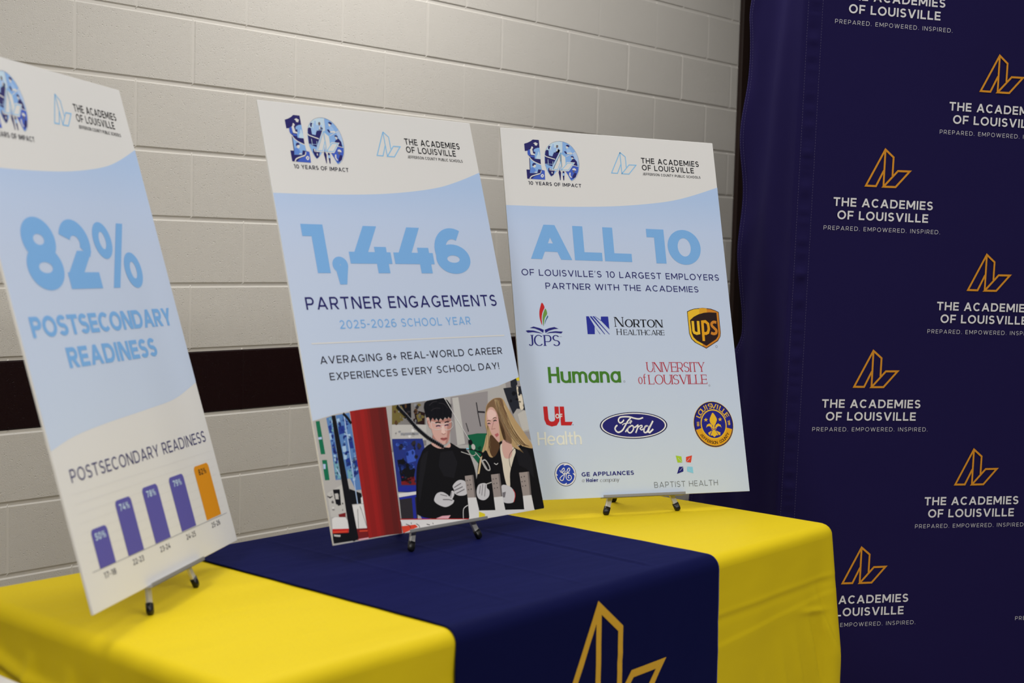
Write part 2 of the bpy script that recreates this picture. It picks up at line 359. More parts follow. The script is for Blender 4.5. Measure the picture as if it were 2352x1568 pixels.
PRINT = {
 'H': [
  ('anniversary_logo', 'blue and navy number ten picture logo with caption below', [
   ('P','navy',1,[(62.0,876.7),(71.2,879.8),(80.1,884.4),(86.3,889.1),(103.0,889.0),(103.2,826.5),(104.5,811.8),(112.1,810.5),(111.3,786.7),(62.8,787.0),(62.7,810.3),(71.6,810.4),(73.0,845.2),(69.5,859.1),(62.2,857.6)],0),
   ('P','lb',2,[(86.7,862.7),(91.2,866.0),(97.2,868.2),(103.3,868.8),(103.5,839.1),(87.3,839.6),(87.8,850.7),(90.2,853.9),(86.2,857.6)],0),
   ('P','pale',3,[(91.2,839.4),(92.7,847.0),(96.2,850.2),(97.2,855.3),(99.3,859.5),(101.4,855.6),(102.0,850.1),(103.9,847.7),(103.7,839.1)],0),
   ('P','paper',3,[(76.1,863.0),(78.1,864.1),(77.9,869.2),(82.1,871.4),(85.0,869.6),(85.8,866.7),(82.6,864.4),(84.3,853.5),(88.9,851.8),(88.6,848.5),(78.1,849.1),(76.5,855.0)],0),
   ('P','navy',4,[(72.5,863.8),(73.6,870.9),(79.3,875.3),(84.0,874.1),(84.8,871.6),(81.0,870.4),(79.0,865.2),(76.0,862.0)],0),
   ('P','royal',4,[(69.4,858.6),(74.0,862.9),(76.5,861.0),(77.0,851.0),(75.8,846.4),(71.0,846.6),(69.0,850.5)],0),
   ('P','navy',4,[(84.6,857.0),(90.0,857.9),(90.0,852.3),(85.3,852.5)],0),
   ('P','royal',3,[(76.9,847.5),(86.4,847.1),(86.0,842.5),(75.5,843.7)],0),
   ('P','paper',4,[(86.5,879.3),(92.6,882.4),(99.3,879.1),(97.3,877.3),(96.4,873.9),(90.8,874.0),(90.1,877.5)],0),
   ('P','lb',2,[(74.6,839.3),(84.1,832.4),(103.5,824.5),(104.0,812.5),(103.3,810.5),(94.2,802.4),(70.9,801.6),(73.7,815.7)],0),
   ('S','paper',3,2.2,[(73.7,844.3),(76.2,838.9),(84.1,832.4),(94.3,828.0),(104.6,824.6)],0,1),
   ('P','navy',4,[(79.2,823.1),(81.5,827.7),(86.9,828.6),(90.0,825.2),(87.5,823.6),(83.8,823.4),(83.1,820.8),(79.8,820.1)],0),
   ('P','paper',4,[(79.9,820.6),(83.8,823.4),(89.1,823.7),(89.1,819.2),(84.8,815.9),(81.2,817.2)],0),
   ('P','royal2',4,[(70.9,802.1),(74.1,815.3),(80.6,817.2),(86.6,812.5),(87.1,806.5),(82.6,802.8)],0),
   ('P','navy',5,[(91.5,802.8),(94.5,812.2),(102.4,811.9),(100.1,804.3),(98.4,802.2)],0),
   ('P','paper',5,[(84.2,803.4),(83.8,805.3),(91.3,805.8),(91.1,803.3)],0),
   ('P','navy',3,[(62.7,810.1),(71.6,810.1),(70.8,801.4),(98.4,802.2),(80.8,795.2),(69.6,786.6),(62.8,787.0)],0),
   ('P','royal',4,[(74.8,786.6),(82.8,793.3),(101.5,801.4),(103.9,811.3),(112.0,810.2),(111.2,786.7)],0),
   ('S','paper',5,2.6,[(69.6,786.6),(74.3,792.8),(85.3,797.4),(98.4,802.2),(102.2,809.4)],0,1),
   ('S','paper',6,2.8,[(105.0,799.6),(107.4,796.7),(103.9,793.0),(101.0,796.3)],1,1),
   ('P','lb',1,[(115.3,825.2),(117.1,857.6),(130.7,878.7),(153.0,887.8),(172.5,888.6),(193.1,876.7),(206.2,854.1),(208.5,828.8),(201.6,806.1),(183.8,788.4),(170.2,811.4),(144.0,811.8),(128.7,796.4)],1),
   ('P','pale',2,[(117.1,857.6),(123.7,872.2),(137.5,883.2),(153.0,888.3),(166.5,888.7),(164.0,860.6),(156.9,860.1),(142.8,846.1),(117.3,848.5)],0),
   ('P','lb2',3,[(134.3,858.7),(135.7,875.0),(138.9,875.2),(139.4,880.3),(143.7,880.6),(142.9,871.4),(158.0,872.4),(156.9,860.1)],0),
   ('P','navy',3,[(116.3,849.5),(118.5,861.7),(123.1,865.0),(128.2,863.4),(136.4,858.8),(146.1,859.4),(152.3,869.0),(159.7,866.4),(156.9,860.1),(140.7,834.8),(133.1,822.3),(114.5,828.2)],0),
   ('P','lb2',4,[(127.3,864.3),(131.7,866.6),(135.5,860.8),(141.7,858.2),(139.3,855.0),(136.6,848.7),(127.1,850.1)],0),
   ('P','navy',4,[(126.9,866.3),(126.4,872.3),(129.3,875.6),(133.6,874.8),(131.7,871.7),(129.6,866.5)],0),
   ('P','pale',4,[(130.6,871.6),(133.9,872.8),(133.5,868.8),(131.2,866.6)],0),
   ('P','paper',4,[(149.0,861.7),(150.2,868.8),(153.6,870.6),(151.8,862.8)],0),
   ('P','brown',4,[(149.2,875.9),(150.6,879.0),(154.9,878.8),(155.0,874.2),(151.5,870.9),(149.2,871.8)],0),
   ('S','paper',5,2.4,[(114.8,850.4),(119.3,847.1),(129.8,844.3),(143.4,841.1)],0,1),
   ('S','pale',5,1.2,[(123.5,839.8),(123.3,825.7)],0,0),
   ('S','pale',5,1.0,[(136.5,835.6),(135.5,824.4)],0,0),
   ('S','lb2',5,1.0,[(114.4,827.7),(134.7,827.9)],0,0),
   ('P','lb',3,[(114.2,825.2),(133.7,822.3),(146.1,812.0),(137.8,802.4),(128.7,796.4),(120.2,808.5)],0),
   ('P','navy',4,[(121.4,810.5),(123.1,817.7),(128.5,818.5),(129.7,814.0),(139.7,811.6),(135.4,800.3),(128.7,796.9),(124.0,803.7)],0),
   ('P','paper',5,[(125.3,817.8),(128.5,818.0),(128.4,810.9),(125.8,811.8)],0),
   ('P','paper',5,[(130.8,808.1),(133.5,808.2),(133.0,803.2),(130.4,804.0)],0),
   ('P','lb',2,[(168.1,887.8),(180.8,885.1),(195.1,874.8),(202.2,864.6),(174.3,850.1),(165.2,856.6)],0),
   ('S','paper',4,1.2,[(202.7,864.1),(174.3,849.9)],0,0),
   ('S','paper',4,1.2,[(166.9,888.7),(164.3,860.6)],0,0),
   ('P','navy',4,[(176.5,879.7),(180.5,881.8),(185.8,880.3),(186.6,876.8),(183.2,875.6),(178.0,877.8)],0),
   ('P','paper',4,[(176.3,877.7),(182.2,877.0),(182.4,873.0),(178.4,870.7),(176.5,873.6)],0),
   ('P','lb2',4,[(177.2,869.6),(183.9,872.0),(188.9,867.3),(190.3,859.2),(177.3,858.4)],0),
   ('P','paper',5,[(177.5,860.4),(191.7,862.4),(191.3,858.3),(177.2,857.4)],0),
   ('P','navy',5,[(169.6,863.5),(174.6,864.3),(178.4,858.5),(175.0,856.7)],0),
   ('P','pale2',2,[(193.6,859.4),(203.2,863.1),(208.4,849.2),(208.2,829.8),(205.2,832.7)],0),
   ('P','navy',4,[(185.6,837.6),(192.3,845.1),(197.7,845.4),(203.6,838.7),(204.2,827.5),(193.9,827.9),(194.6,835.1)],0),
   ('P','navy',5,[(187.4,851.4),(192.0,853.2),(196.1,850.9),(195.1,846.3),(192.7,849.2),(188.3,848.9)],0),
   ('P','paper',4,[(188.3,848.9),(193.8,849.3),(194.4,844.7),(192.0,842.0),(189.6,844.9)],0),
   ('P','royal',3,[(190.7,827.7),(206.7,825.7),(204.4,812.3),(196.5,797.7),(183.8,789.4),(170.2,811.4),(178.5,812.8)],0),
   ('S','paper',5,1.4,[(190.7,828.5),(207.0,826.2)],0,0),
   ('P','paper',5,[(188.5,816.5),(190.0,820.1),(195.5,821.4),(199.5,818.1),(199.2,815.1)],0),
   ('P','brown',5,[(189.5,815.0),(194.9,814.8),(194.4,809.7),(190.1,810.0)],0),
   ('P','navy',5,[(194.3,809.2),(199.7,808.0),(196.6,798.7),(187.4,793.1),(188.1,800.2)],0),
   ('P','paper',5,[(179.7,808.9),(183.5,809.1),(182.3,801.9),(186.1,796.1),(182.3,795.9),(178.5,801.7)],0),
   ('S','paper',6,4.6,[(159.1,860.3),(133.4,813.7),(148.5,814.3),(157.7,832.8)],0,0),
   ('S','paper',6,4.6,[(159.6,860.3),(158.4,817.2),(177.2,834.0),(193.4,834.0),(177.5,814.3),(160.2,813.8)],0,0),
   ('P','paper',6,[(158.6,860.2),(133.5,814.3),(148.5,814.6),(157.8,833.9),(159.2,814.8),(177.6,815.3),(194.0,834.5),(177.2,834.0),(172.0,830.7),(172.2,849.9)],0),
   ('S','lb3',7,1.6,[(158.8,859.2),(133.5,814.5),(148.3,815.1),(158.2,835.9)],0,0),
   ('S','lb3',7,1.6,[(159.5,858.3),(158.7,814.7)],0,0),
   ('S','lb3',7,1.6,[(158.8,859.2),(172.6,849.0),(172.2,829.7)],0,0),
   ('S','lb3',7,1.6,[(158.7,814.7),(177.1,833.5),(193.4,834.0),(177.8,815.3)],1,0),
   ('P','navy',3,[(150.0,807.2),(151.5,812.3),(154.3,813.5),(157.0,807.6),(155.7,799.4),(154.1,787.8),(152.5,787.7),(151.4,799.2)],0),
   ('P','navy',3,[(160.7,806.8),(162.2,811.9),(165.4,811.6),(166.8,806.1),(165.2,797.9),(163.8,787.8),(161.6,787.9),(160.9,797.7)],0),
   ('P','lb2',4,[(160.6,806.3),(166.6,806.6),(165.4,800.0),(160.6,799.7)],0),
   ('S','grey',5,.5,[(117.1,857.6),(124.1,871.2),(137.5,883.2),(153.1,888.8),(171.4,888.5),(190.1,880.1),(204.6,860.1),(209.5,834.0),(204.8,810.3),(196.3,795.7),(183.7,787.4)],0,1),
   ('T','ink',2,'sans','10 YEARS OF IMPACT',65,771.8,145,9.0,.2,1.0),
  ]),
  ('academies_logo', 'pale blue letterform logo beside black academy name', [
   ('S','lb3',2,2.3,[(329.0,871.2),(299.5,815.0),(316.6,815.0),(328.1,838.7)],0,0),
   ('S','lb3',2,2.3,[(329.0,871.2),(329.2,814.7)],0,0),
   ('S','lb3',2,2.3,[(329.0,871.2),(343.5,859.9),(343.5,832.1)],0,0),
   ('S','lb3',2,2.3,[(329.2,814.7),(352.4,839.5),(372.5,839.8),(349.8,815.0)],1,0),
   ('T','black',2,'sans','THE ACADEMIES',388.5,846.2,171.5,14.6,.185,1.0),
   ('T','black',2,'sans','OF LOUISVILLE',389,827.6,154,14.4,.185,1.0),
   ('T','black',2,'sans','JEFFERSON COUNTY PUBLIC SCHOOLS',389.5,814.3,171.5,6.6,.185,1.0),
  ]),
 ],
 1: [
  ('printed_panel', 'pale blue printed field with curved edges above and below', [
  ]),
  ('headline_lettering', 'large light blue percentage', [
   ('T','ltext',3,'sans','82%',75.4,516.3,420.4,122.0,.265,1.0),
  ]),
  ('subtitle_lettering', 'light blue bold words on two lines', [
   ('T','ltext',3,'sans','POSTSECONDARY',36.8,439.0,535.6,34.3,.245,1.0),
   ('T','ltext',3,'sans','READINESS',127.4,384.0,343.0,34.5,.245,1.0),
  ]),
  ('bar_chart', 'printed bar chart with four purple bars and one orange bar', [
   ('T','navyt',3,'sans','POSTSECONDARY READINESS',38.1,204.3,546.3,21.3,.13,1.0),
  ]),
 ],
 2: [
  ('printed_panel', 'pale blue printed field with curved edges above and below', [
  ]),
  ('headline_lettering', 'large light blue number', [
   ('T','ltext',3,'sans','1,446',54.9,549.2,470.0,103.9,.275,1.0),
  ]),
  ('subtitle_lettering', 'navy, light blue and black lines of text', [
   ('T','navyt',3,'sans','PARTNER ENGAGEMENTS',33.3,472.5,550.2,26.3,.155,1.0),
   ('T','ltext',3,'sans','2025-2026 SCHOOL YEAR',111.4,431.1,377.1,18.0,.15,1.0),
   ('S','paper',3,2.6,[(30.4,402.7),(588.1,402.7)],0,0),
   ('T','ink',3,'sans','AVERAGING 8+ REAL-WORLD CAREER',44.4,360.1,526.3,15.7,.15,1.0),
   ('T','ink',3,'sans','EXPERIENCES EVERY SCHOOL DAY!',62.1,325.8,489.7,15.3,.15,1.0),
  ]),
  ('printed_photo', 'printed workshop photograph with a red post and two students', [
   ('P','pgrey',1,[(0,0),(609.6,0),(609.6,303.9),(538.2,287.2),(436.2,275.7),(284.8,266.5),(145.0,262.7),(61.6,256.9),(0,247.1)],0),
   ('P','pgreen',2,[(7.1,246.0),(17.1,246.2),(17.1,179.4),(6.2,179.9)],0),
   ('P','pgreen',2,[(6.4,168.3),(18.5,167.7),(16.7,127.5),(5.3,128.2)],0),
   ('P','pale2',3,[(6.6,213.8),(15.4,214.0),(15.3,209.4),(6.8,209.2)],0),
   ('P','pale2',3,[(7.0,160.5),(13.3,159.9),(11.7,150.0),(6.3,150.5)],0),
   ('P','pblue',2,[(34.9,250.5),(48.8,253.2),(45.3,125.4),(31.4,126.0),(35.2,196.6)],0),
   ('P','pblue',2,[(59.6,254.2),(96.0,257.3),(92.9,99.9),(77.5,100.6),(68.7,124.8),(59.4,125.8)],0),
   ('P','pblued',3,[(36.3,233.6),(44.0,236.7),(43.9,220.0),(37.9,219.5)],0),
   ('P','pblued',3,[(37.5,196.4),(44.8,197.6),(44.6,180.9),(37.4,179.7)],0),
   ('P','pblued',3,[(61.7,231.6),(76.1,232.4),(76.3,217.3),(60.4,214.9)],0),
   ('P','pblued',3,[(81.6,203.8),(91.4,204.8),(91.5,184.1),(82.2,185.0)],0),
   ('P','pblued',3,[(85.1,166.0),(93.7,167.0),(93.8,146.4),(84.0,145.5)],0),
   ('P','pblued',3,[(65.6,164.1),(75.7,166.9),(77.1,151.8),(64.7,149.3)],0),
   ('P','pbluel',3,[(60.3,246.7),(67.7,248.0),(68.0,238.6),(61.1,237.3)],0),
   ('P','pbluel',3,[(62.0,190.5),(71.7,191.5),(71.2,178.5),(61.9,179.3)],0),
   ('P','pbluel',3,[(62.3,175.6),(71.1,172.9),(67.9,163.9),(61.0,164.5)],0),
   ('P','pbluel',3,[(36.6,176.1),(42.3,175.6),(42.9,162.6),(36.8,163.2)],0),
   ('P','pbluel',3,[(79.0,213.4),(88.8,214.4),(89.0,205.0),(79.7,205.8)],0),
   ('P','pbluel',3,[(89.9,176.8),(93.6,161.4),(88.1,158.2)],0),
   ('P','pbluel',3,[(35.4,218.8),(40.4,220.3),(39.9,207.3),(34.9,205.9)],0),
   ('P','pteal',3,[(35.3,159.6),(45.6,158.6),(44.5,127.3),(32.0,128.6)],0),
   ('P','pteal',3,[(64.2,141.9),(75.5,144.5),(76.0,125.9),(64.0,125.3)],0),
   ('S','pale2',4,2.2,[(81.0,254.6),(76.0,73.0)],0,0),
   ('S','pale2',4,2.2,[(37.7,149.2),(51.3,121.1)],0,0),
   ('P','pgrey2',2,[(5.4,102.3),(50.5,117.5),(45.3,51.9),(4.3,55.2)],0),
   ('P','black',3,[(20.4,107.9),(37.6,106.9),(34.1,75.2),(22.1,78.5)],0),
   ('P','pgrey2',4,[(23.2,99.4),(31.3,99.4),(31.0,87.5),(23.1,88.4)],0),
   ('S','black',3,2,[(4.2,97.0),(10.2,92.6),(16.6,95.5)],0,0),
   ('P','dred',3,[(23.4,58.3),(42.3,59.6),(40.3,50.7),(24.5,52.7)],0),
   ('P','black',3,[(61.9,105.1),(90.1,92.7),(90.2,72.3),(59.7,74.0)],0),
   ('P','pwhite',4,[(86.8,83.8),(92.3,86.9),(92.5,72.0),(85.5,72.8)],0),
   ('P','pwhite',4,[(59.3,72.2),(92.3,71.1),(90.8,22.2),(61.6,25.1)],0),
   ('S','black',5,1.2,[(80.8,67.8),(82.7,60.2)],0,0),
   ('S','black',5,1.0,[(73.8,63.1),(67.6,25.2)],0,0),
   ('S','black',5,.8,[(82.7,60.2),(89.3,26.1)],0,0),
   ('P','pwhite',4,[(5.8,51.4),(13.2,54.1),(39.2,50.8),(45.2,40.9),(43.4,27.5),(2.6,31.9)],0),
   ('P','red',4,[(2.6,31.9),(43.4,27.5),(40.4,19.6),(.8,23.5)],0),
   ('P','redo',5,[(2.3,27.4),(39.1,24.4),(38.4,20.8),(1.6,23.9)],0),
   ('P','black',3,[(1.4,23.4),(63.7,18.4),(88.6,2.2),(-1.3,3.6)],0),
   ('P','pgrey2',4,[(3.7,20.9),(20.2,17.8),(18.3,14.4),(4.0,17.3)],0),
   ('P','dred',4,[(61.6,25.1),(90.8,22.5),(88.6,2.2),(60.1,2.4)],0),
   ('P','redo',5,[(68.9,20.5),(89.9,18.6),(89.3,15.9),(68.3,17.8)],0),
   ('P','pinkl',5,[(62.8,3.9),(89.0,4.0),(88.4,1.3),(62.2,1.2)],0),
   ('P','black',6,[(49.0,254.1),(58.4,254.3),(62.6,24.0),(63.2,5.6),(50.3,1.0),(38.1,9.0),(43.2,26.6)],0),
   ('S','black',5,6,[(79.1,256.6),(88.8,246.5),(95.7,234.6)],0,1),
   ('P','postl',4,[(97.8,260.0),(108.7,260.5),(98.2,2.2),(88.1,2.2)],0),
   ('P','post1',4,[(108.7,260.5),(123.5,261.4),(112.7,2.2),(98.2,2.2)],0),
   ('P','postl',4,[(123.5,261.4),(134.6,261.8),(123.0,2.3),(112.7,2.2)],0),
   ('P','post1',4,[(134.6,261.8),(143.2,261.9),(129.8,2.2),(123.0,2.3)],0),
   ('P','post2',4,[(143.2,261.9),(150.6,262.0),(134.7,2.3),(129.8,2.2)],0),
   ('P','post3',4,[(150.6,262.0),(173.0,262.2),(156.7,1.2),(134.7,2.3)],0),
   ('P','postd',4,[(173.0,262.2),(188.0,262.3),(171.5,.5),(156.7,1.2)],0),
   ('P','post3',4,[(188.0,262.3),(195.6,262.2),(178.5,.3),(171.5,.5)],0),
   ('P','pgrey3',2,[(212.8,265.3),(309.4,270.1),(288.0,172.9),(189.6,167.2)],0),
   ('P','olive',3,[(212.4,263.5),(231.7,264.1),(227.8,227.6),(203.0,224.0)],0),
   ('P','black',3,[(234.1,263.9),(266.1,265.5),(259.8,234.4),(241.4,233.9),(230.5,243.9)],0),
   ('P','olive',4,[(226.1,260.8),(238.4,261.8),(249.5,237.0),(232.4,236.4)],0),
   ('P','brownd',4,[(270.5,242.9),(283.9,247.5),(300.1,242.6),(293.8,217.0),(270.0,220.7)],0),
   ('P','olive',5,[(274.4,238.9),(287.9,243.5),(288.8,226.7),(275.7,224.0)],0),
   ('P','pgrey2',3,[(203.0,224.0),(298.7,216.6),(290.7,183.8),(195.5,192.0)],0),
   ('P','pgrey4',4,[(222.5,205.2),(272.8,202.0),(271.5,196.5),(221.2,199.8)],0),
   ('P','pblued2',4,[(196.1,194.6),(280.6,188.4),(281.4,166.1),(249.2,125.2),(236.4,77.4),(186.7,84.8),(190.6,131.1)],0),
   ('P','pblued',5,[(208.2,185.4),(248.8,183.7),(247.5,178.4),(206.9,180.1)],0),
   ('P','black',5,[(199.8,150.0),(216.6,150.2),(244.5,125.6),(234.6,104.8),(200.9,104.8)],0),
   ('P','dred',5,[(199.8,104.9),(213.4,107.1),(238.7,111.7),(239.1,93.5),(199.3,97.8)],0),
   ('P','royal',5,[(227.0,163.8),(252.5,168.7),(251.2,143.2),(226.2,140.2)],0),
   ('P','royb',5,[(189.2,95.3),(239.8,91.6),(237.3,81.0),(188.1,85.6)],0),
   ('P','pwhite',5,[(187.0,81.2),(237.1,80.1),(235.6,73.9),(186.3,73.3)],0),
   ('P','royb',5,[(186.3,73.3),(236.7,73.8),(235.4,68.5),(186.4,68.8)],0),
   ('P','pdark',4,[(186.8,70.5),(235.9,70.3),(226.7,22.7),(182.7,28.2)],0),
   ('P','royb',5,[(220.9,68.4),(229.3,68.3),(223.6,24.9),(215.5,25.9)],0),
   ('P','royb',5,[(235.5,28.8),(261.1,23.8),(260.0,19.4),(238.7,22.1)],0),
   ('P','pgrey4b',2,[(383.6,271.0),(500.8,277.3),(469.8,160.8),(357.2,166.8)],0),
   ('P','pgrey2',3,[(388.2,268.8),(406.7,269.6),(401.3,166.7),(377.4,165.1)],0),
   ('P','pgreen2',4,[(413.8,184.7),(443.4,186.1),(475.8,183.5),(464.8,141.9),(430.9,118.3),(409.3,147.0)],0),
   ('S','pdark',4,3,[(458.6,254.6),(457.4,229.5),(457.9,200.4)],0,0),
   ('S','pdark',4,4,[(458.4,233.3),(479.4,230.8)],0,0),
   ('S','pdark',4,2.4,[(415.4,211.4),(418.3,192.0)],0,0),
   ('P','shirt',6,[(303.5,175.3),(325.6,163.1),(355.1,168.9),(358.6,172.4),(381.0,159.1),(402.6,151.4),(412.2,127.7),(415.4,89.5),(401.3,15.6),(367.3,4.9),(279.1,17.0),(235.5,28.8),(228.7,45.8),(248.0,125.3),(265.8,152.8),(278.9,166.4)],1),
   ('P','skin',7,[(304.5,177.1),(327.2,169.5),(335.8,163.1),(355.6,170.7),(355.0,163.3),(340.5,161.8),(320.7,163.5),(305.1,171.4)],1),
   ('P','skin',8,[(302.3,231.3),(307.7,232.7),(310.4,223.2),(318.2,224.5),(336.0,225.0),(369.2,224.4),(370.9,211.0),(362.2,194.7),(354.9,178.3),(342.8,170.9),(327.7,171.3),(317.6,181.5),(311.4,197.0),(310.0,206.4),(304.7,210.6)],1),
   ('P','skind',9,[(360.7,221.3),(370.8,220.5),(370.0,207.3),(360.7,192.9),(352.0,176.7),(343.1,171.8),(353.7,193.5)],1),
   ('P','skind',9,[(310.5,193.3),(320.1,181.3),(333.1,172.7),(327.2,169.5),(311.3,176.5)],1),
   ('P','black',10,[(303.9,262.9),(311.2,267.2),(321.5,268.4),(360.3,271.0),(371.7,265.1),(379.3,254.1),(379.8,240.7),(375.7,227.7),(370.4,223.9),(366.6,229.4),(361.2,223.5),(356.2,229.2),(347.9,221.3),(342.0,228.3),(334.9,220.4),(330.7,229.2),(324.2,223.1),(319.6,230.0),(313.8,224.8),(310.9,218.5),(310.7,228.8),(308.8,232.3),(301.8,231.3),(300.1,242.6),(299.9,253.9)],0),
   ('S','pdark',11,1.6,[(316.1,256.5),(327.8,263.2),(340.8,264.3)],0,1),
   ('S','pdark',11,1.4,[(344.8,260.2),(359.5,257.4),(369.8,247.2)],0,1),
   ('S','pdark',11,1.2,[(318.3,245.1),(332.1,249.8),(347.1,248.7)],0,1),
   ('P','skind',9,[(313.0,223.9),(319.6,230.0),(330.6,223.5),(340.6,222.8),(356.6,225.4),(369.7,226.3),(372.0,220.4),(360.0,218.5),(339.6,218.7),(325.0,221.1)],1),
   ('S','black',10,2.6,[(324.2,218.0),(332.1,219.3),(340.5,217.5)],0,1),
   ('S','black',10,2.4,[(351.9,217.0),(358.7,218.4),(364.9,217.5)],0,1),
   ('P','pinkl',9,[(323.1,213.8),(338.3,213.5),(339.7,209.3),(329.3,208.2),(323.6,210.6)],0),
   ('P','pinkl',9,[(349.5,212.7),(362.5,213.2),(363.4,209.7),(354.8,208.1),(349.4,209.3)],0),
   ('S','pdark',10,2.6,[(324.5,211.2),(331.5,211.8),(338.0,210.6)],0,1),
   ('S','pdark',10,2.4,[(350.3,210.7),(356.1,211.4),(362.2,210.9)],0,1),
   ('S','pwhite',11,.9,[(313.6,221.1),(326.4,216.7),(344.6,213.4),(361.7,215.1),(373.9,217.4),(374.0,207.9),(362.8,201.1),(348.7,202.2),(345.2,208.9),(337.5,204.2),(320.7,204.1),(312.4,209.0)],1,1),
   ('P','skinl',10,[(342.6,210.4),(347.6,210.0),(348.0,199.6),(349.4,194.8),(343.3,192.8),(336.8,195.6)],1),
   ('S','skind',11,1.6,[(337.1,194.9),(342.6,192.2),(349.2,194.2)],0,1),
   ('P','lips',10,[(330.9,184.1),(337.6,185.4),(341.6,184.3),(346.5,185.4),(351.5,182.8),(346.4,179.8),(339.7,178.5),(333.1,180.9)],1),
   ('S','haird',11,1.3,[(331.6,183.7),(341.1,182.1),(350.9,182.4)],0,1),
   ('S','skind',9,2.2,[(307.1,225.3),(303.0,221.9),(305.6,214.2)],0,1),
   ('P','shirt2',7,[(263.1,142.1),(273.9,155.8),(290.2,161.7),(279.1,136.9),(254.8,88.1),(239.1,53.6),(243.0,89.4)],0),
   ('P','shirt2',7,[(323.6,154.9),(359.4,155.4),(367.9,128.2),(349.5,96.4),(320.7,103.1),(311.4,126.3)],0),
   ('P','glove',8,[(282.3,59.5),(292.2,69.3),(307.6,70.9),(321.0,64.2),(327.3,58.9),(335.2,70.0),(342.2,67.4),(340.3,60.2),(333.3,52.6),(337.6,49.4),(330.8,42.8),(312.0,38.5),(295.6,43.3),(282.9,52.1)],1),
   ('S','gloved',9,2.2,[(306.1,54.9),(323.2,52.9),(332.6,49.9)],0,0),
   ('S','gloved',9,2,[(334.7,68.2),(329.1,55.9)],0,0),
   ('S','gloved',9,1.6,[(301.5,66.4),(320.1,60.6)],0,0),
   ('P','glove',8,[(341.6,80.5),(358.1,89.9),(373.5,89.2),(381.9,81.7),(378.8,59.5),(357.5,57.3),(343.7,63.5),(343.1,71.0)],1),
   ('S','gloved',9,2.2,[(344.5,76.4),(366.8,83.3)],0,0),
   ('S','gloved',9,2.2,[(344.1,70.0),(369.9,75.5)],0,0),
   ('S','gloved',9,2.2,[(347.4,63.1),(373.6,69.5)],0,0),
   ('P','pinkl',8,[(276.9,18.2),(295.2,21.3),(319.9,19.7),(310.6,13.0)],0),
   ('P','pwhite',7,[(179.0,27.8),(373.7,4.9),(369.4,-11.7),(226.3,1.2),(185.3,-0.5)],0),
   ('S','red',8,1.6,[(180.5,28.9),(372.5,5.4)],0,0),
   ('P','redo',8,[(179.4,14.4),(217.2,13.1),(223.0,7.4),(180.7,.1)],0),
   ('S','pdark',9,1.4,[(191.9,17.3),(200.5,13.5),(202.7,7.8)],0,1),
   ('S','pdark',9,1.4,[(219.9,14.6),(226.1,10.2),(227.4,5.5)],0,1),
   ('S','pdark',9,1.4,[(247.9,10.1),(257.0,7.1)],0,1),
   ('S','pdark',9,1.4,[(206.6,19.0),(206.9,15.3)],0,1),
   ('S','pdark',9,1.4,[(265.2,10.6),(266.9,7.6)],0,1),
   ('S','black',11,7.0,[(225.3,262.7),(243.6,243.0),(270.2,211.4),(296.9,188.9),(336.2,164.9)],0,1),
   ('S','pgrey4',12,1.0,[(227.3,265.5),(230.2,263.1),(230.0,260.5)],0,1),
   ('S','black',12,1.6,[(222.3,258.5),(224.8,256.8)],0,0),
   ('S','pgrey4',12,1.0,[(229.5,263.2),(232.3,260.8),(232.1,258.2)],0,1),
   ('S','black',12,1.6,[(224.4,256.2),(226.9,254.5)],0,0),
   ('S','pgrey4',12,1.0,[(231.6,260.9),(234.4,258.5),(234.3,255.9)],0,1),
   ('S','black',12,1.6,[(226.6,253.9),(229.1,252.2)],0,0),
   ('S','pgrey4',12,1.0,[(233.7,258.6),(236.5,256.2),(236.4,253.6)],0,1),
   ('S','black',12,1.6,[(228.7,251.6),(231.2,250.0)],0,0),
   ('S','pgrey4',12,1.0,[(235.8,256.3),(238.7,253.9),(238.5,251.3)],0,1),
   ('S','black',12,1.6,[(230.8,249.3),(233.3,247.7)],0,0),
   ('S','pgrey4',12,1.0,[(238.0,254.0),(240.8,251.6),(240.7,249.0)],0,1),
   ('S','black',12,1.6,[(232.9,247.0),(235.4,245.4)],0,0),
   ('S','pgrey4',12,1.0,[(240.1,251.7),(242.9,249.3),(242.8,246.8)],0,1),
   ('S','black',12,1.6,[(235.0,244.7),(237.5,243.1)],0,0),
   ('S','pgrey4',12,1.0,[(242.2,249.4),(245.1,247.0),(244.9,244.5)],0,1),
   ('S','black',12,1.6,[(237.2,242.4),(239.7,240.8)],0,0),
   ('S','pgrey4',12,1.0,[(244.5,247.0),(247.3,244.6),(247.1,242.0)],0,1),
   ('S','black',12,1.6,[(239.4,240.0),(241.9,238.4)],0,0),
   ('S','pgrey4',12,1.0,[(247.5,243.4),(250.4,240.9),(250.2,238.4)],0,1),
   ('S','black',12,1.6,[(242.5,236.4),(245.0,234.7)],0,0),
   ('S','pgrey4',12,1.0,[(250.6,239.7),(253.5,237.3),(253.3,234.7)],0,1),
   ('S','black',12,1.6,[(245.5,232.7),(248.1,231.0)],0,0),
   ('S','pgrey4',12,1.0,[(253.7,236.0),(256.5,233.6),(256.4,231.0)],0,1),
   ('S','black',12,1.6,[(248.6,229.1),(251.1,227.4)],0,0),
   ('S','pgrey4',12,1.0,[(256.8,232.4),(259.6,230.0),(259.5,227.4)],0,1),
   ('S','black',12,1.6,[(251.7,225.4),(254.2,223.7)],0,0),
   ('S','pgrey4',12,1.0,[(259.9,228.7),(262.7,226.3),(262.6,223.7)],0,1),
   ('S','black',12,1.6,[(254.8,221.7),(257.3,220.0)],0,0),
   ('S','pgrey4',12,1.0,[(263.0,225.0),(265.9,222.6),(265.7,220.0)],0,1),
   ('S','black',12,1.6,[(257.9,218.0),(260.4,216.4)],0,0),
   ('S','pgrey4',12,1.0,[(266.1,221.4),(269.0,218.9),(268.8,216.3)],0,1),
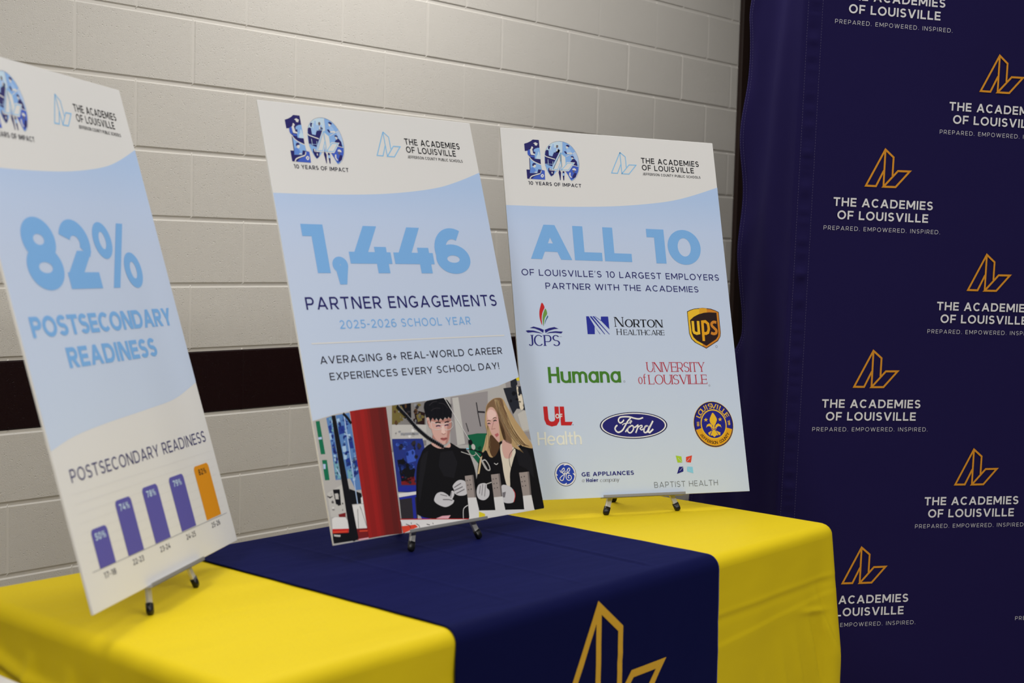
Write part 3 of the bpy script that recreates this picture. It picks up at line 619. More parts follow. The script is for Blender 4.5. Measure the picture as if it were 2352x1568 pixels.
   ('S','black',12,1.6,[(261.0,214.4),(263.5,212.7)],0,0),
   ('S','pgrey4',12,1.0,[(269.2,217.7),(272.1,215.2),(271.9,212.6)],0,1),
   ('S','black',12,1.6,[(264.1,210.7),(266.6,209.0)],0,0),
   ('S','pgrey4',12,1.0,[(272.3,214.5),(275.2,212.1),(275.0,209.5)],0,1),
   ('S','black',12,1.6,[(267.2,207.5),(269.7,205.9)],0,0),
   ('S','pgrey4',12,1.0,[(275.4,211.9),(278.3,209.5),(278.1,206.9)],0,1),
   ('S','black',12,1.6,[(270.3,204.9),(272.8,203.2)],0,0),
   ('S','pgrey4',12,1.0,[(278.5,209.3),(281.4,206.8),(281.2,204.3)],0,1),
   ('S','black',12,1.6,[(273.4,202.3),(275.9,200.6)],0,0),
   ('S','pgrey4',12,1.0,[(281.6,206.7),(284.5,204.2),(284.3,201.6)],0,1),
   ('S','black',12,1.6,[(276.4,199.7),(279.0,198.0)],0,0),
   ('S','pgrey4',12,1.0,[(284.7,204.1),(287.6,201.6),(287.5,199.0)],0,1),
   ('S','black',12,1.6,[(279.5,197.1),(282.1,195.4)],0,0),
   ('S','pgrey4',12,1.0,[(287.8,201.4),(290.7,199.0),(290.6,196.4)],0,1),
   ('S','black',12,1.6,[(282.6,194.4),(285.2,192.7)],0,0),
   ('S','pgrey4',12,1.0,[(290.9,198.8),(293.8,196.3),(293.7,193.7)],0,1),
   ('S','black',12,1.6,[(285.7,191.8),(288.3,190.1)],0,0),
   ('S','pgrey4',12,1.0,[(294.1,196.2),(296.9,193.7),(296.8,191.1)],0,1),
   ('S','black',12,1.6,[(288.9,189.2),(291.4,187.5)],0,0),
   ('S','pgrey4',12,1.0,[(297.2,193.5),(300.1,191.1),(299.9,188.5)],0,1),
   ('S','black',12,1.6,[(292.0,186.5),(294.5,184.8)],0,0),
   ('S','pgrey4',12,1.0,[(301.6,190.8),(304.5,188.3),(304.3,185.7)],0,1),
   ('S','black',12,1.6,[(296.4,183.8),(298.9,182.1)],0,0),
   ('S','pgrey4',12,1.0,[(306.1,188.0),(309.0,185.5),(308.9,182.9)],0,1),
   ('S','black',12,1.6,[(300.9,181.0),(303.5,179.3)],0,0),
   ('S','pgrey4',12,1.0,[(310.7,185.2),(313.6,182.8),(313.5,180.2)],0,1),
   ('S','black',12,1.6,[(305.5,178.2),(308.1,176.5)],0,0),
   ('S','pgrey4',12,1.0,[(315.3,182.5),(318.2,180.0),(318.1,177.4)],0,1),
   ('S','black',12,1.6,[(310.0,175.5),(312.6,173.8)],0,0),
   ('S','pgrey4',12,1.0,[(319.9,179.7),(322.8,177.2),(322.6,174.6)],0,1),
   ('S','black',12,1.6,[(314.6,172.7),(317.2,171.0)],0,0),
   ('S','pgrey4',12,1.0,[(324.5,176.9),(327.4,174.4),(327.2,171.8)],0,1),
   ('S','black',12,1.6,[(319.2,169.9),(321.8,168.2)],0,0),
   ('S','pgrey4',12,1.0,[(329.1,174.1),(332.0,171.6),(331.8,169.0)],0,1),
   ('S','black',12,1.6,[(323.8,167.1),(326.4,165.4)],0,0),
   ('S','pgrey4',12,1.0,[(333.7,171.3),(336.6,168.8),(336.5,166.2)],0,1),
   ('S','black',12,1.6,[(328.4,164.3),(331.0,162.6)],0,0),
   ('S','pwhite',11,1.6,[(364.0,270.4),(415.0,174.1)],0,0),
   ('E','black',11,417.1,168.2,6.1,6.2),
   ('E','pgrey2',12,423.2,157.5,5.8,6.3),
   ('S','black',11,2.4,[(335.8,163.1),(380.5,157.2),(405.8,154.0),(426.0,150.3),(449.4,137.6),(461.3,128.8)],0,1),
   ('S','sky',12,2.4,[(401.0,155.4),(408.7,154.7)],0,0),
   ('S','pgrey2',11,1.6,[(384.0,150.3),(395.9,146.0),(417.7,138.6),(426.4,141.6)],0,1),
   ('S','pgrey2',11,2.0,[(426.1,145.5),(441.2,126.9),(453.6,102.7)],0,1),
   ('P','pgrey4b',2,[(561.8,312.1),(620.5,309.1),(612.5,155.1),(557.1,181.5)],0),
   ('P','black2',3,[(551.8,280.9),(613.2,282.8),(613.1,225.4),(589.5,231.4),(567.6,219.9),(557.6,251.1)],0),
   ('P','black2',4,[(579.1,295.8),(599.4,301.3),(600.4,288.0),(590.3,279.7),(577.1,282.7)],0),
   ('P','yell',4,[(597.9,301.8),(616.9,305.2),(615.3,296.0),(601.0,295.7)],0),
   ('P','crm',4,[(594.9,279.5),(600.5,280.2),(598.5,263.8),(607.5,262.2),(605.6,232.5),(593.9,230.0),(593.6,257.5)],1),
   ('P','pgrey5',4,[(567.6,219.9),(583.4,231.9),(600.7,226.3),(613.1,225.4),(612.3,177.1),(587.0,176.9),(572.8,193.3)],0),
   ('P','pgrey2',5,[(581.4,218.9),(603.8,226.1),(612.5,223.2),(610.4,181.6),(587.6,179.1)],0),
   ('P','shirt2',7,[(551.6,138.8),(588.6,137.6),(600.5,112.6),(594.8,69.7),(576.3,93.2),(554.4,104.1)],0),
   ('P','shirt',6,[(449.8,141.7),(506.5,164.2),(540.7,144.1),(611.4,139.9),(603.8,-4.8),(400.3,20.0),(420.3,96.4),(434.6,128.4)],1),
   ('P','crm',7,[(505.6,149.4),(519.7,156.7),(552.2,140.9),(539.8,118.4),(521.4,90.2),(512.9,59.2),(503.7,64.5),(501.6,90.1),(502.8,111.3)],1),
   ('P','skin',8,[(520.5,165.2),(543.0,152.5),(542.0,137.5),(532.0,123.4),(514.1,125.1),(510.9,146.8)],1),
   ('P','hairl',7,[(480.7,230.4),(489.5,246.9),(510.7,258.5),(529.4,260.5),(543.6,256.3),(553.5,236.1),(570.2,206.6),(592.6,174.3),(611.4,139.9),(589.8,141.8),(561.1,150.9),(577.1,130.0),(563.7,137.7),(544.9,148.0),(530.3,162.2),(505.4,160.1),(482.9,132.3),(467.8,131.6),(460.1,147.1),(445.5,142.1),(471.8,180.0),(472.6,205.4)],1),
   ('P','hair',8,[(482.1,230.3),(491.0,246.8),(510.4,257.4),(529.2,259.9),(540.5,256.1),(542.6,241.2),(546.0,208.4),(546.9,178.1),(543.6,154.6),(521.9,165.1),(520.4,193.1),(516.4,223.6),(508.5,239.2),(493.7,240.2)],1),
   ('P','haird',8,[(517.6,227.8),(522.4,223.1),(529.6,170.9),(521.9,165.1),(517.4,193.4)],1),
   ('P','haird',8,[(483.4,179.0),(500.6,164.7),(504.7,151.6),(485.9,132.0),(474.2,133.1),(471.0,154.6)],1),
   ('S','hairl2',9,1.6,[(542.6,241.2),(559.5,190.0),(591.0,146.1)],0,1),
   ('S','hairl2',9,1.4,[(546.4,221.4),(560.9,172.6),(578.2,145.1)],0,1),
   ('S','hairl2',9,1.4,[(470.3,180.1),(450.3,143.8)],0,0),
   ('P','hairl2',9,[(420.6,97.4),(438.5,132.2),(445.3,135.8),(426.5,97.9)],0),
   ('P','skin',9,[(479.2,213.4),(485.1,230.1),(496.7,240.0),(508.2,238.1),(516.4,223.6),(516.4,206.3),(511.4,176.7),(505.7,161.1),(495.9,169.4),(486.0,183.0),(481.7,200.5)],1),
   ('P','skinl',10,[(486.5,230.0),(498.5,235.6),(511.6,228.2),(508.8,217.7),(486.5,212.9)],1),
   ('S','haird',11,1.5,[(480.5,210.8),(486.1,211.6),(491.1,210.0)],0,1),
   ('S','haird',11,1.6,[(499.4,214.1),(505.5,216.6),(511.7,214.9)],0,1),
   ('S','pdark',11,2.2,[(480.0,204.4),(485.1,205.3),(488.8,203.7)],0,1),
   ('S','pdark',11,2.4,[(499.8,208.9),(505.7,210.6),(510.1,209.0)],0,1),
   ('S','pinkl',10,.9,[(479.8,208.1),(480.8,200.5),(490.0,201.5),(496.8,206.8),(501.0,204.3),(511.9,206.7),(513.6,213.0)],0,1),
   ('P','lips',11,[(495.5,179.1),(506.7,181.8),(508.5,176.9),(499.7,172.3)],0),
   ('S','skind',10,1.6,[(500.1,207.6),(489.7,191.3),(502.0,192.4)],0,0),
   ('S','pwhite',8,1.4,[(477.2,116.3),(483.7,112.7),(489.7,115.1)],0,1),
   ('S','black',9,1.2,[(549.7,143.3),(530.7,130.0),(525.6,111.2),(527.2,100.3)],0,1),
   ('P','glove',9,[(408.0,60.4),(417.3,73.8),(432.6,76.4),(442.0,73.3),(441.3,65.0),(446.8,58.1),(442.1,46.1),(425.8,39.7),(409.9,45.7)],1),
   ('S','gloved',10,1.8,[(430.6,74.5),(421.4,50.6)],0,0),
   ('S','gloved',10,1.8,[(438.9,72.5),(429.3,47.6)],0,0),
   ('S','gloved',10,1.8,[(422.7,72.2),(415.4,55.4)],0,0),
   ('P','glove',9,[(487.1,64.2),(506.4,63.1),(519.2,54.3),(523.2,41.1),(514.3,25.1),(490.2,25.9),(482.3,35.2)],1),
   ('S','red',10,1.6,[(520.4,53.1),(524.7,40.9),(515.7,25.0)],0,1),
   ('P','gloved',10,[(486.1,49.5),(496.9,50.4),(490.7,38.4),(484.8,39.1)],0),
   ('S','pgrey2',9,2,[(442.0,73.3),(458.9,75.6)],0,0),
   ('S','pgrey2',11,2.6,[(440.6,123.6),(451.5,125.8),(460.0,113.3),(460.2,102.8),(449.2,106.0),(440.6,123.6)],1,1),
   ('S','black',10,4,[(436.6,147.1),(461.5,130.1),(473.0,95.2)],0,1),
   ('P','post',10,[(381.7,97.3),(407.5,97.3),(403.4,48.5),(378.1,50.4)],0),
   ('P','postsh',11,[(402.9,97.2),(407.5,97.3),(403.4,48.5),(398.9,48.8)],0),
   ('E','pdark',12,385.9,87.0,1.4,1.2),
   ('E','pdark',12,394.5,87.3,1.4,1.2),
   ('E','pdark',12,385.3,77.1,1.4,1.2),
   ('E','pdark',12,394.0,77.4,1.4,1.2),
   ('E','pdark',12,384.8,67.3,1.4,1.2),
   ('E','pdark',12,393.4,67.6,1.4,1.2),
   ('P','post',10,[(460.9,92.2),(488.6,91.9),(483.9,41.3),(456.5,42.4)],0),
   ('P','postsh',11,[(483.7,91.8),(488.6,91.9),(483.9,41.3),(479.2,41.7)],0),
   ('E','pdark',12,465.2,81.7,1.4,1.2),
   ('E','pdark',12,474.2,82.0,1.5,1.2),
   ('E','pdark',12,464.6,71.6,1.4,1.2),
   ('E','pdark',12,473.6,71.9,1.4,1.2),
   ('E','pdark',12,464.0,61.6,1.4,1.2),
   ('E','pdark',12,473.0,61.9,1.4,1.2),
   ('P','post',10,[(549.9,87.7),(582.2,86.6),(575.4,34.1),(547.7,35.1)],0),
   ('P','postsh',11,[(577.2,86.5),(582.2,86.6),(575.4,34.1),(570.5,34.4)],0),
   ('E','pdark',12,554.3,77.0,1.5,1.3),
   ('E','pdark',12,563.7,77.3,1.5,1.3),
   ('E','pdark',12,553.7,66.7,1.5,1.2),
   ('E','pdark',12,563.0,67.0,1.5,1.3),
   ('E','pdark',12,553.0,56.5,1.5,1.2),
   ('E','pdark',12,562.4,56.8,1.5,1.3),
   ('P','pwhite',10,[(378.1,50.4),(403.4,48.5),(405.0,21.5),(400.0,7.7),(372.3,6.0)],0),
   ('P','pwhite',10,[(456.5,42.4),(483.9,41.3),(484.4,9.7),(454.1,13.4)],0),
   ('P','pwhite',10,[(547.7,35.1),(575.4,34.1),(576.0,-2.5),(543.8,4.6)],0),
   ('P','pwhite',9,[(403.1,19.6),(577.2,1.7),(575.9,-2.9),(413.6,-6.4),(370.7,5.2),(373.6,11.0)],0),
   ('P','yell',11,[(404.0,17.5),(420.9,10.2),(419.1,3.2),(400.6,4.5)],0),
   ('S','pwhite',9,1.6,[(375.0,34.7),(360.3,28.1),(354.7,8.4)],0,1),
   ('P','pblued2',3,[(43.3,159.8),(42.1,156.5),(38.1,157.8),(37.4,160.4),(39.7,163.5),(42.6,162.7)],0),
   ('P','pblued',3,[(38.4,139.1),(36.9,138.3),(33.6,138.5),(33.0,139.7),(34.1,140.8),(38.1,140.5)],0),
   ('P','pteal',3,[(49.0,224.0),(46.7,222.1),(43.6,222.1),(41.5,224.6),(44.0,226.9),(47.9,227.2)],0),
   ('P','pblued',3,[(44.9,210.7),(43.7,208.3),(40.9,208.3),(40.3,211.1),(41.8,213.5),(44.7,213.5)],0),
   ('P','pteal',3,[(50.6,234.8),(49.1,231.5),(47.5,231.7),(46.8,235.1),(49.0,238.5),(50.2,237.5)],0),
   ('P','pblued2',3,[(40.8,139.0),(39.3,135.5),(37.3,135.8),(37.3,139.3),(38.6,141.7),(41.1,142.8)],0),
   ('P','pteal',3,[(36.4,160.0),(35.4,158.2),(33.4,158.9),(32.1,160.4),(34.3,162.1),(36.0,161.3)],0),
   ('P','pblued2',3,[(46.5,241.3),(44.6,240.1),(42.2,240.3),(41.7,241.7),(43.1,242.8),(45.6,243.1)],0),
   ('P','pblue',3,[(44.8,188.8),(43.5,188.0),(41.3,188.0),(40.5,189.2),(42.0,190.3),(44.1,190.3)],0),
   ('P','pblue',3,[(38.5,131.4),(35.5,128.4),(33.0,128.4),(32.0,132.1),(34.2,135.6),(37.3,135.0)],0),
   ('P','pteal',3,[(43.9,149.6),(41.6,146.8),(39.6,146.5),(38.6,150.1),(40.8,153.2),(42.9,152.1)],0),
   ('P','pblued2',3,[(46.7,179.0),(44.4,176.7),(41.9,177.4),(40.4,179.6),(42.2,181.1),(45.8,181.6)],0),
   ('P','pbluel',3,[(52.5,229.0),(50.3,228.0),(46.6,228.5),(45.7,229.5),(47.4,230.6),(51.4,230.6)],0),
   ('P','pblued2',3,[(46.5,166.2),(44.4,163.4),(41.4,162.6),(40.5,166.8),(42.8,170.1),(45.5,168.9)],0),
   ('P','pblued2',3,[(44.9,181.0),(43.3,178.1),(39.3,177.5),(38.0,181.6),(40.3,184.8),(44.6,185.2)],0),
   ('P','pbluel',3,[(44.8,191.0),(43.1,189.3),(39.6,189.7),(37.6,191.6),(40.5,193.3),(43.2,193.2)],0),
   ('P','pblued',3,[(45.9,213.3),(43.4,210.5),(40.6,210.7),(38.6,213.9),(41.7,216.6),(45.3,216.3)],0),
   ('P','pbluel',3,[(45.4,143.3),(43.6,142.5),(40.0,142.8),(38.7,143.9),(40.4,144.5),(43.9,144.4)],0),
   ('P','pteal',3,[(45.4,142.4),(44.0,141.5),(40.8,141.7),(40.0,143.0),(41.4,144.1),(44.2,143.7)],0),
   ('P','pteal',3,[(47.6,247.8),(44.7,245.6),(41.4,246.1),(40.8,248.3),(42.0,250.1),(45.6,250.8)],0),
   ('P','pblued',3,[(44.6,169.3),(42.8,166.3),(41.9,166.6),(41.6,169.6),(43.1,171.9),(44.3,171.5)],0),
   ('P','pblued',3,[(44.9,199.1),(43.6,197.0),(42.0,197.3),(41.7,199.3),(43.0,201.2),(44.6,201.5)],0),
   ('P','pblue',3,[(41.7,169.9),(40.2,168.5),(36.5,169.0),(35.4,170.5),(37.4,171.8),(40.8,171.1)],0),
   ('P','pblued',3,[(43.3,203.8),(41.3,202.8),(38.2,202.7),(37.1,204.3),(38.5,205.5),(41.9,205.0)],0),
   ('P','pbluel',3,[(49.0,242.4),(47.5,239.2),(45.8,239.0),(45.8,242.6),(47.4,246.5),(48.9,246.2)],0),
   ('P','pteal',3,[(41.0,162.1),(38.7,160.2),(37.2,161.0),(36.7,162.5),(37.8,163.8),(39.9,164.3)],0),
   ('P','pblue2',3,[(86.5,203.2),(84.0,201.7),(81.0,202.1),(79.4,203.8),(82.0,205.8),(84.6,205.9)],0),
   ('P','pblue',3,[(87.3,160.1),(85.5,156.0),(83.8,156.6),(83.5,160.4),(85.4,163.7),(87.2,164.4)],0),
   ('P','pblued',3,[(71.2,223.7),(69.9,221.7),(68.6,222.1),(68.4,223.9),(69.3,226.0),(70.5,225.4)],0),
   ('P','pblued2',3,[(71.5,174.5),(70.0,173.1),(65.9,172.5),(64.5,175.2),(67.2,176.5),(71.3,176.6)],0),
   ('P','pblued2',3,[(92.8,242.3),(91.2,241.1),(88.5,241.0),(87.3,242.8),(89.2,244.1),(91.3,243.6)],0),
   ('P','pbluel',3,[(91.4,142.3),(89.6,139.4),(87.8,138.5),(87.8,142.6),(89.7,147.1),(91.5,146.0)],0),
   ('P','pblue',3,[(80.9,143.4),(79.4,142.0),(77.5,142.1),(76.5,143.8),(77.9,145.6),(80.2,144.8)],0),
   ('P','pblue',3,[(83.1,216.7),(79.9,213.6),(75.6,214.7),(74.9,217.4),(77.4,219.9),(80.8,220.8)],0),
   ('P','pblued',3,[(87.7,247.0),(86.1,245.2),(84.7,245.0),(84.1,247.2),(85.9,250.0),(87.1,248.9)],0),
   ('P','pblue2',3,[(68.2,232.4),(66.6,229.4),(64.3,229.6),(63.4,232.8),(65.3,236.0),(68.5,236.5)],0),
   ('P','pblue',3,[(74.2,154.6),(72.5,152.4),(69.5,152.2),(67.9,155.2),(70.3,157.6),(73.4,157.6)],0),
   ('P','pblue2',3,[(80.1,242.0),(77.9,240.9),(73.5,240.9),(71.5,242.6),(73.5,244.0),(78.5,243.7)],0),
   ('P','pblued2',3,[(91.4,160.4),(89.4,159.2),(84.9,159.8),(83.3,161.2),(84.4,162.2),(89.9,161.8)],0),
   ('P','pblued2',3,[(88.1,135.5),(85.1,131.9),(81.4,133.5),(80.1,136.3),(83.0,139.6),(86.8,139.5)],0),
   ('P','pblue2',3,[(82.4,148.1),(79.8,144.7),(75.9,144.4),(75.1,148.8),(78.0,151.7),(81.1,152.4)],0),
   ('P','pblue',3,[(88.8,154.2),(86.0,151.4),(83.3,151.2),(83.4,154.8),(85.1,158.8),(87.9,158.3)],0),
   ('P','pblued2',3,[(69.8,233.5),(67.9,230.7),(65.0,229.6),(64.1,233.9),(66.7,236.5),(69.5,237.2)],0),
   ('P','pblue',3,[(89.6,199.5),(85.6,197.5),(82.2,198.3),(80.5,200.3),(82.4,202.1),(87.2,201.6)],0),
   ('P','pbluel',3,[(78.9,219.4),(76.9,215.8),(74.3,217.5),(73.6,219.8),(75.0,222.2),(78.1,222.6)],0),
   ('P','pblued2',3,[(86.3,158.6),(84.3,157.6),(80.7,157.8),(78.2,159.4),(81.2,160.7),(85.6,159.7)],0),
   ('P','pblued',3,[(85.7,234.5),(83.5,232.0),(81.2,232.0),(80.2,234.9),(82.0,237.6),(84.8,237.3)],0),
   ('P','pblued',3,[(73.2,208.4),(71.3,204.7),(69.1,203.9),(68.4,208.8),(71.0,212.2),(72.8,212.7)],0),
   ('P','pblued2',3,[(84.9,128.3),(81.3,127.6),(78.0,127.5),(75.7,129.3),(78.6,130.0),(82.1,130.2)],0),
   ('P','pblue',3,[(70.4,195.7),(68.3,192.7),(65.9,191.0),(65.8,196.2),(67.4,199.3),(70.1,200.6)],0),
   ('P','pblue',3,[(71.1,156.0),(69.8,155.2),(66.5,155.4),(65.3,156.6),(67.4,158.0),(70.1,157.6)],0),
   ('P','pblue2',3,[(79.2,246.0),(77.6,242.4),(75.6,243.6),(75.8,246.3),(77.2,250.4),(79.4,250.3)],0),
   ('P','pbluel',3,[(81.3,122.4),(79.4,119.6),(74.9,119.4),(74.2,123.1),(76.4,125.7),(80.8,126.8)],0),
   ('P','pblued2',3,[(89.9,239.0),(86.3,237.6),(82.5,238.1),(82.1,239.5),(83.2,241.1),(86.9,240.3)],0),
   ('P','pbluel',3,[(80.1,214.7),(78.8,212.2),(74.8,213.3),(72.4,215.3),(75.4,217.4),(79.5,217.7)],0),
   ('P','pblued',3,[(75.2,177.8),(73.8,175.8),(71.6,175.8),(71.0,178.2),(72.6,180.6),(74.9,180.3)],0),
   ('P','pblued2',3,[(88.4,132.6),(86.3,130.1),(81.5,130.1),(79.2,133.5),(82.2,135.8),(86.8,136.3)],0),
   ('P','pblued2',3,[(71.7,193.6),(70.3,191.1),(66.0,191.4),(65.4,194.2),(67.1,196.9),(70.7,196.8)],0),
   ('P','pblue',3,[(74.2,140.3),(72.1,138.5),(70.0,138.8),(69.2,140.8),(70.5,143.0),(73.7,143.0)],0),
   ('P','pblue',3,[(91.0,169.5),(87.8,165.3),(84.7,165.5),(84.9,170.1),(87.1,174.3),(90.2,173.7)],0),
   ('P','pblued',3,[(75.9,131.1),(74.8,130.0),(72.8,130.0),(71.9,131.5),(73.3,132.6),(75.2,132.4)],0),
   ('P','pblued',3,[(83.0,210.3),(78.9,208.8),(74.9,208.3),(73.7,211.1),(75.8,212.6),(80.2,212.9)],0),
   ('P','pblued',3,[(84.4,226.2),(82.9,224.3),(80.9,223.7),(80.5,226.5),(82.1,228.7),(83.8,229.1)],0),
   ('P','pblued2',3,[(75.6,209.4),(73.5,207.6),(69.9,207.6),(69.4,209.9),(71.0,211.2),(74.7,211.6)],0),
   ('P','pblued',3,[(84.9,242.4),(81.7,239.8),(77.0,240.9),(76.0,243.1),(77.8,245.2),(82.7,244.4)],0),
   ('P','pblued2',3,[(68.9,236.7),(66.8,233.8),(62.9,233.5),(62.6,237.2),(64.4,242.0),(68.4,239.9)],0),
   ('P','pblued',3,[(89.0,234.0),(86.7,232.6),(83.2,233.0),(82.7,234.5),(83.8,235.8),(87.7,235.9)],0),
   ('P','pblued',3,[(79.8,146.7),(77.0,145.3),(73.6,145.5),(73.0,147.3),(74.5,148.8),(77.8,148.7)],0),
   ('P','pblued',3,[(72.7,175.6),(70.1,171.5),(67.3,172.6),(66.7,176.2),(68.8,179.9),(72.1,180.5)],0),
   ('P','pbluel',3,[(86.4,157.7),(83.7,154.9),(80.2,154.9),(78.5,158.5),(81.8,161.6),(84.5,160.7)],0),
   ('P','pblued',3,[(79.8,124.9),(78.3,121.1),(76.8,122.4),(76.2,125.3),(78.3,128.9),(79.9,127.8)],0),
   ('P','pblued',3,[(85.2,145.4),(84.2,142.0),(82.9,142.6),(82.7,145.6),(84.3,149.1),(85.5,147.9)],0),
   ('P','pbluel',3,[(90.3,162.0),(87.9,159.5),(85.4,158.6),(84.7,162.5),(86.7,164.8),(89.5,165.3)],0),
   ('P','pblue2',3,[(91.5,144.2),(87.7,141.8),(83.8,142.0),(82.9,145.1),(85.3,148.7),(89.4,147.4)],0),
   ('P','pblue2',3,[(90.4,146.7),(88.0,143.9),(83.8,143.8),(82.9,147.5),(85.2,150.4),(89.4,151.3)],0),
   ('P','pbluel',3,[(72.3,199.7),(70.9,198.1),(69.4,198.4),(69.3,200.0),(70.2,201.2),(71.5,201.1)],0),
   ('P','pblued',3,[(91.2,156.7),(87.8,153.9),(82.7,154.0),(80.5,157.8),(84.3,160.1),(88.5,159.8)],0),
   ('P','pbluel',3,[(85.9,148.0),(84.5,145.5),(82.5,145.8),(82.4,148.3),(83.4,150.4),(85.3,150.9)],0),
   ('P','pblued',3,[(92.8,136.0),(90.9,131.7),(88.0,131.7),(88.0,136.5),(89.5,139.9),(92.7,139.7)],0),
   ('P','pblued2',3,[(81.0,177.7),(78.3,176.6),(74.3,176.9),(71.6,178.5),(74.2,179.5),(79.2,179.4)],0),
   ('P','pblue2',3,[(90.6,207.8),(87.8,206.3),(84.1,206.8),(81.3,208.6),(84.5,209.9),(88.3,209.7)],0),
   ('P','pblue2',3,[(94.9,178.9),(92.1,176.2),(87.6,175.0),(87.2,179.6),(89.7,183.4),(93.6,181.9)],0),
   ('P','pblued',3,[(92.2,205.1),(89.3,202.8),(85.2,203.1),(84.2,205.8),(86.8,208.6),(90.4,207.4)],0),
   ('P','pblue',3,[(87.4,125.7),(85.7,124.4),(83.9,124.9),(83.3,126.1),(84.7,127.1),(86.6,127.5)],0),
   ('P','pblued',3,[(69.6,238.3),(67.6,236.1),(64.0,236.1),(62.7,238.8),(65.1,240.6),(68.2,240.3)],0),
   ('P','pblue',3,[(92.8,133.5),(91.5,130.5),(89.7,130.8),(88.9,133.8),(90.8,136.5),(92.5,135.7)],0),
   ('P','pdark',3,[(17.7,82.7),(16.5,81.1),(13.1,81.6),(12.0,83.4),(13.6,85.1),(17.3,84.7)],0),
   ('P','pdark',3,[(12.5,93.7),(11.2,93.0),(8.5,93.2),(7.5,94.3),(9.2,95.5),(11.5,94.8)],0),
   ('P','pdark',3,[(28.3,102.8),(27.6,101.4),(26.1,101.7),(25.5,103.1),(26.8,104.3),(28.2,104.0)],0),
   ('P','pdark',3,[(27.2,92.1),(24.4,89.3),(21.0,89.4),(20.8,92.8),(22.9,95.2),(26.1,94.2)],0),
   ('P','pgrey3',3,[(17.2,68.5),(14.6,67.0),(10.9,67.8),(9.8,69.4),(11.6,71.0),(15.3,70.1)],0),
   ('P','pgrey',3,[(17.7,99.6),(15.8,98.5),(13.4,98.9),(12.1,100.2),(13.8,101.2),(16.7,101.2)],0),
   ('P','pdark',3,[(40.5,77.7),(39.0,76.1),(37.5,76.6),(36.9,78.1),(38.3,79.8),(40.0,79.4)],0),
   ('P','pdark',3,[(31.6,75.9),(29.5,74.7),(26.9,74.9),(25.5,76.7),(27.4,78.3),(30.3,77.4)],0),
   ('P','pdark',3,[(32.2,95.8),(31.2,94.3),(28.6,94.9),(27.4,96.4),(28.8,97.5),(31.7,97.4)],0),
   ('P','pwhite',3,[(15.5,71.8),(14.2,70.0),(11.6,70.1),(10.8,72.4),(12.5,74.1),(15.4,74.0)],0),
   ('P','pgrey3',3,[(17.8,83.8),(15.7,81.6),(12.0,81.8),(11.4,84.5),(13.9,87.4),(16.7,86.7)],0),
   ('P','pgrey3',3,[(35.1,94.7),(33.4,92.3),(31.6,92.3),(31.1,95.2),(32.8,97.6),(34.6,97.8)],0),
   ('P','pgrey3',3,[(37.4,65.4),(36.0,63.4),(34.8,63.7),(34.6,65.7),(35.7,67.8),(36.9,67.2)],0),
   ('P','pdark',3,[(33.1,78.8),(32.1,75.9),(30.9,75.3),(31.2,79.0),(32.2,81.2),(33.6,82.4)],0),
   ('P','black2',5,[(218.9,148.8),(216.8,144.8),(213.5,145.9),(213.4,149.3),(215.4,152.8),(218.5,152.5)],0),
   ('P','royal',5,[(228.5,171.0),(226.2,169.3),(219.4,170.0),(216.6,172.1),(220.2,173.6),(227.0,173.4)],0),
   ('P','pblued2',5,[(234.0,176.0),(232.4,173.5),(229.0,173.2),(229.0,176.4),(230.9,179.4),(233.4,178.9)],0),
   ('P','pblued',5,[(258.2,141.9),(254.1,136.7),(250.3,137.8),(250.1,142.7),(252.7,147.6),(256.4,147.8)],0),
   ('P','royal',5,[(206.7,132.4),(203.4,126.8),(199.3,126.1),(198.5,133.2),(202.7,139.9),(206.2,137.7)],0),
   ('P','pdark',5,[(258.8,179.1),(254.8,172.4),(248.8,174.5),(245.2,180.3),(250.7,184.8),(259.0,186.4)],0),
   ('P','pblued',5,[(242.8,133.9),(238.0,131.1),(229.6,131.9),(226.4,135.5),(231.5,139.2),(238.1,137.7)],0),
   ('P','black2',5,[(231.6,105.8),(229.2,104.3),(223.0,104.7),(220.7,107.0),(224.1,108.3),(230.0,108.4)],0),
   ('P','royal',5,[(236.3,179.2),(230.7,173.3),(224.9,175.4),(223.7,180.3),(228.4,187.0),(234.3,184.7)],0),
   ('P','pblued',5,[(234.3,159.6),(231.6,155.4),(225.2,157.3),(222.5,160.7),(227.1,163.4),(232.7,164.0)],0),
   ('P','black2',5,[(256.7,168.9),(253.4,165.1),(250.2,166.5),(249.6,169.5),(252.4,173.1),(254.9,172.1)],0),
   ('P','royal',5,[(215.5,181.2),(210.7,178.3),(205.2,178.4),(202.9,182.3),(207.5,185.6),(212.4,184.7)],0),
   ('P','royal',5,[(215.0,132.9),(210.4,127.8),(205.2,127.3),(205.0,133.9),(208.4,138.8),(212.6,137.9)],0),
   ('P','black2',5,[(240.1,131.8),(233.3,128.1),(226.1,128.1),(223.0,133.5),(227.2,137.6),(236.0,136.8)],0),
   ('P','pdark',5,[(233.8,134.4),(232.5,132.1),(230.0,133.0),(229.4,134.9),(231.2,137.6),(233.4,136.3)],0),
   ('P','pblued2',5,[(259.9,174.4),(255.8,172.1),(250.4,172.8),(249.3,175.3),(251.8,178.4),(256.9,177.4)],0),
   ('P','pdark',5,[(236.7,129.8),(234.6,126.3),(230.5,127.5),(229.1,130.5),(232.4,133.6),(236.4,133.4)],0),
   ('P','pdark',5,[(273.9,172.4),(267.5,166.1),(261.7,166.2),(261.0,173.5),(265.0,180.6),(270.7,178.3)],0),
   ('P','pblued',5,[(208.8,126.8),(207.1,121.8),(204.2,122.2),(204.2,127.3),(206.3,131.3),(209.8,133.5)],0),
   ('P','royal',5,[(231.0,180.3),(228.7,175.0),(224.4,176.4),(222.6,181.1),(226.8,185.6),(230.4,185.7)],0),
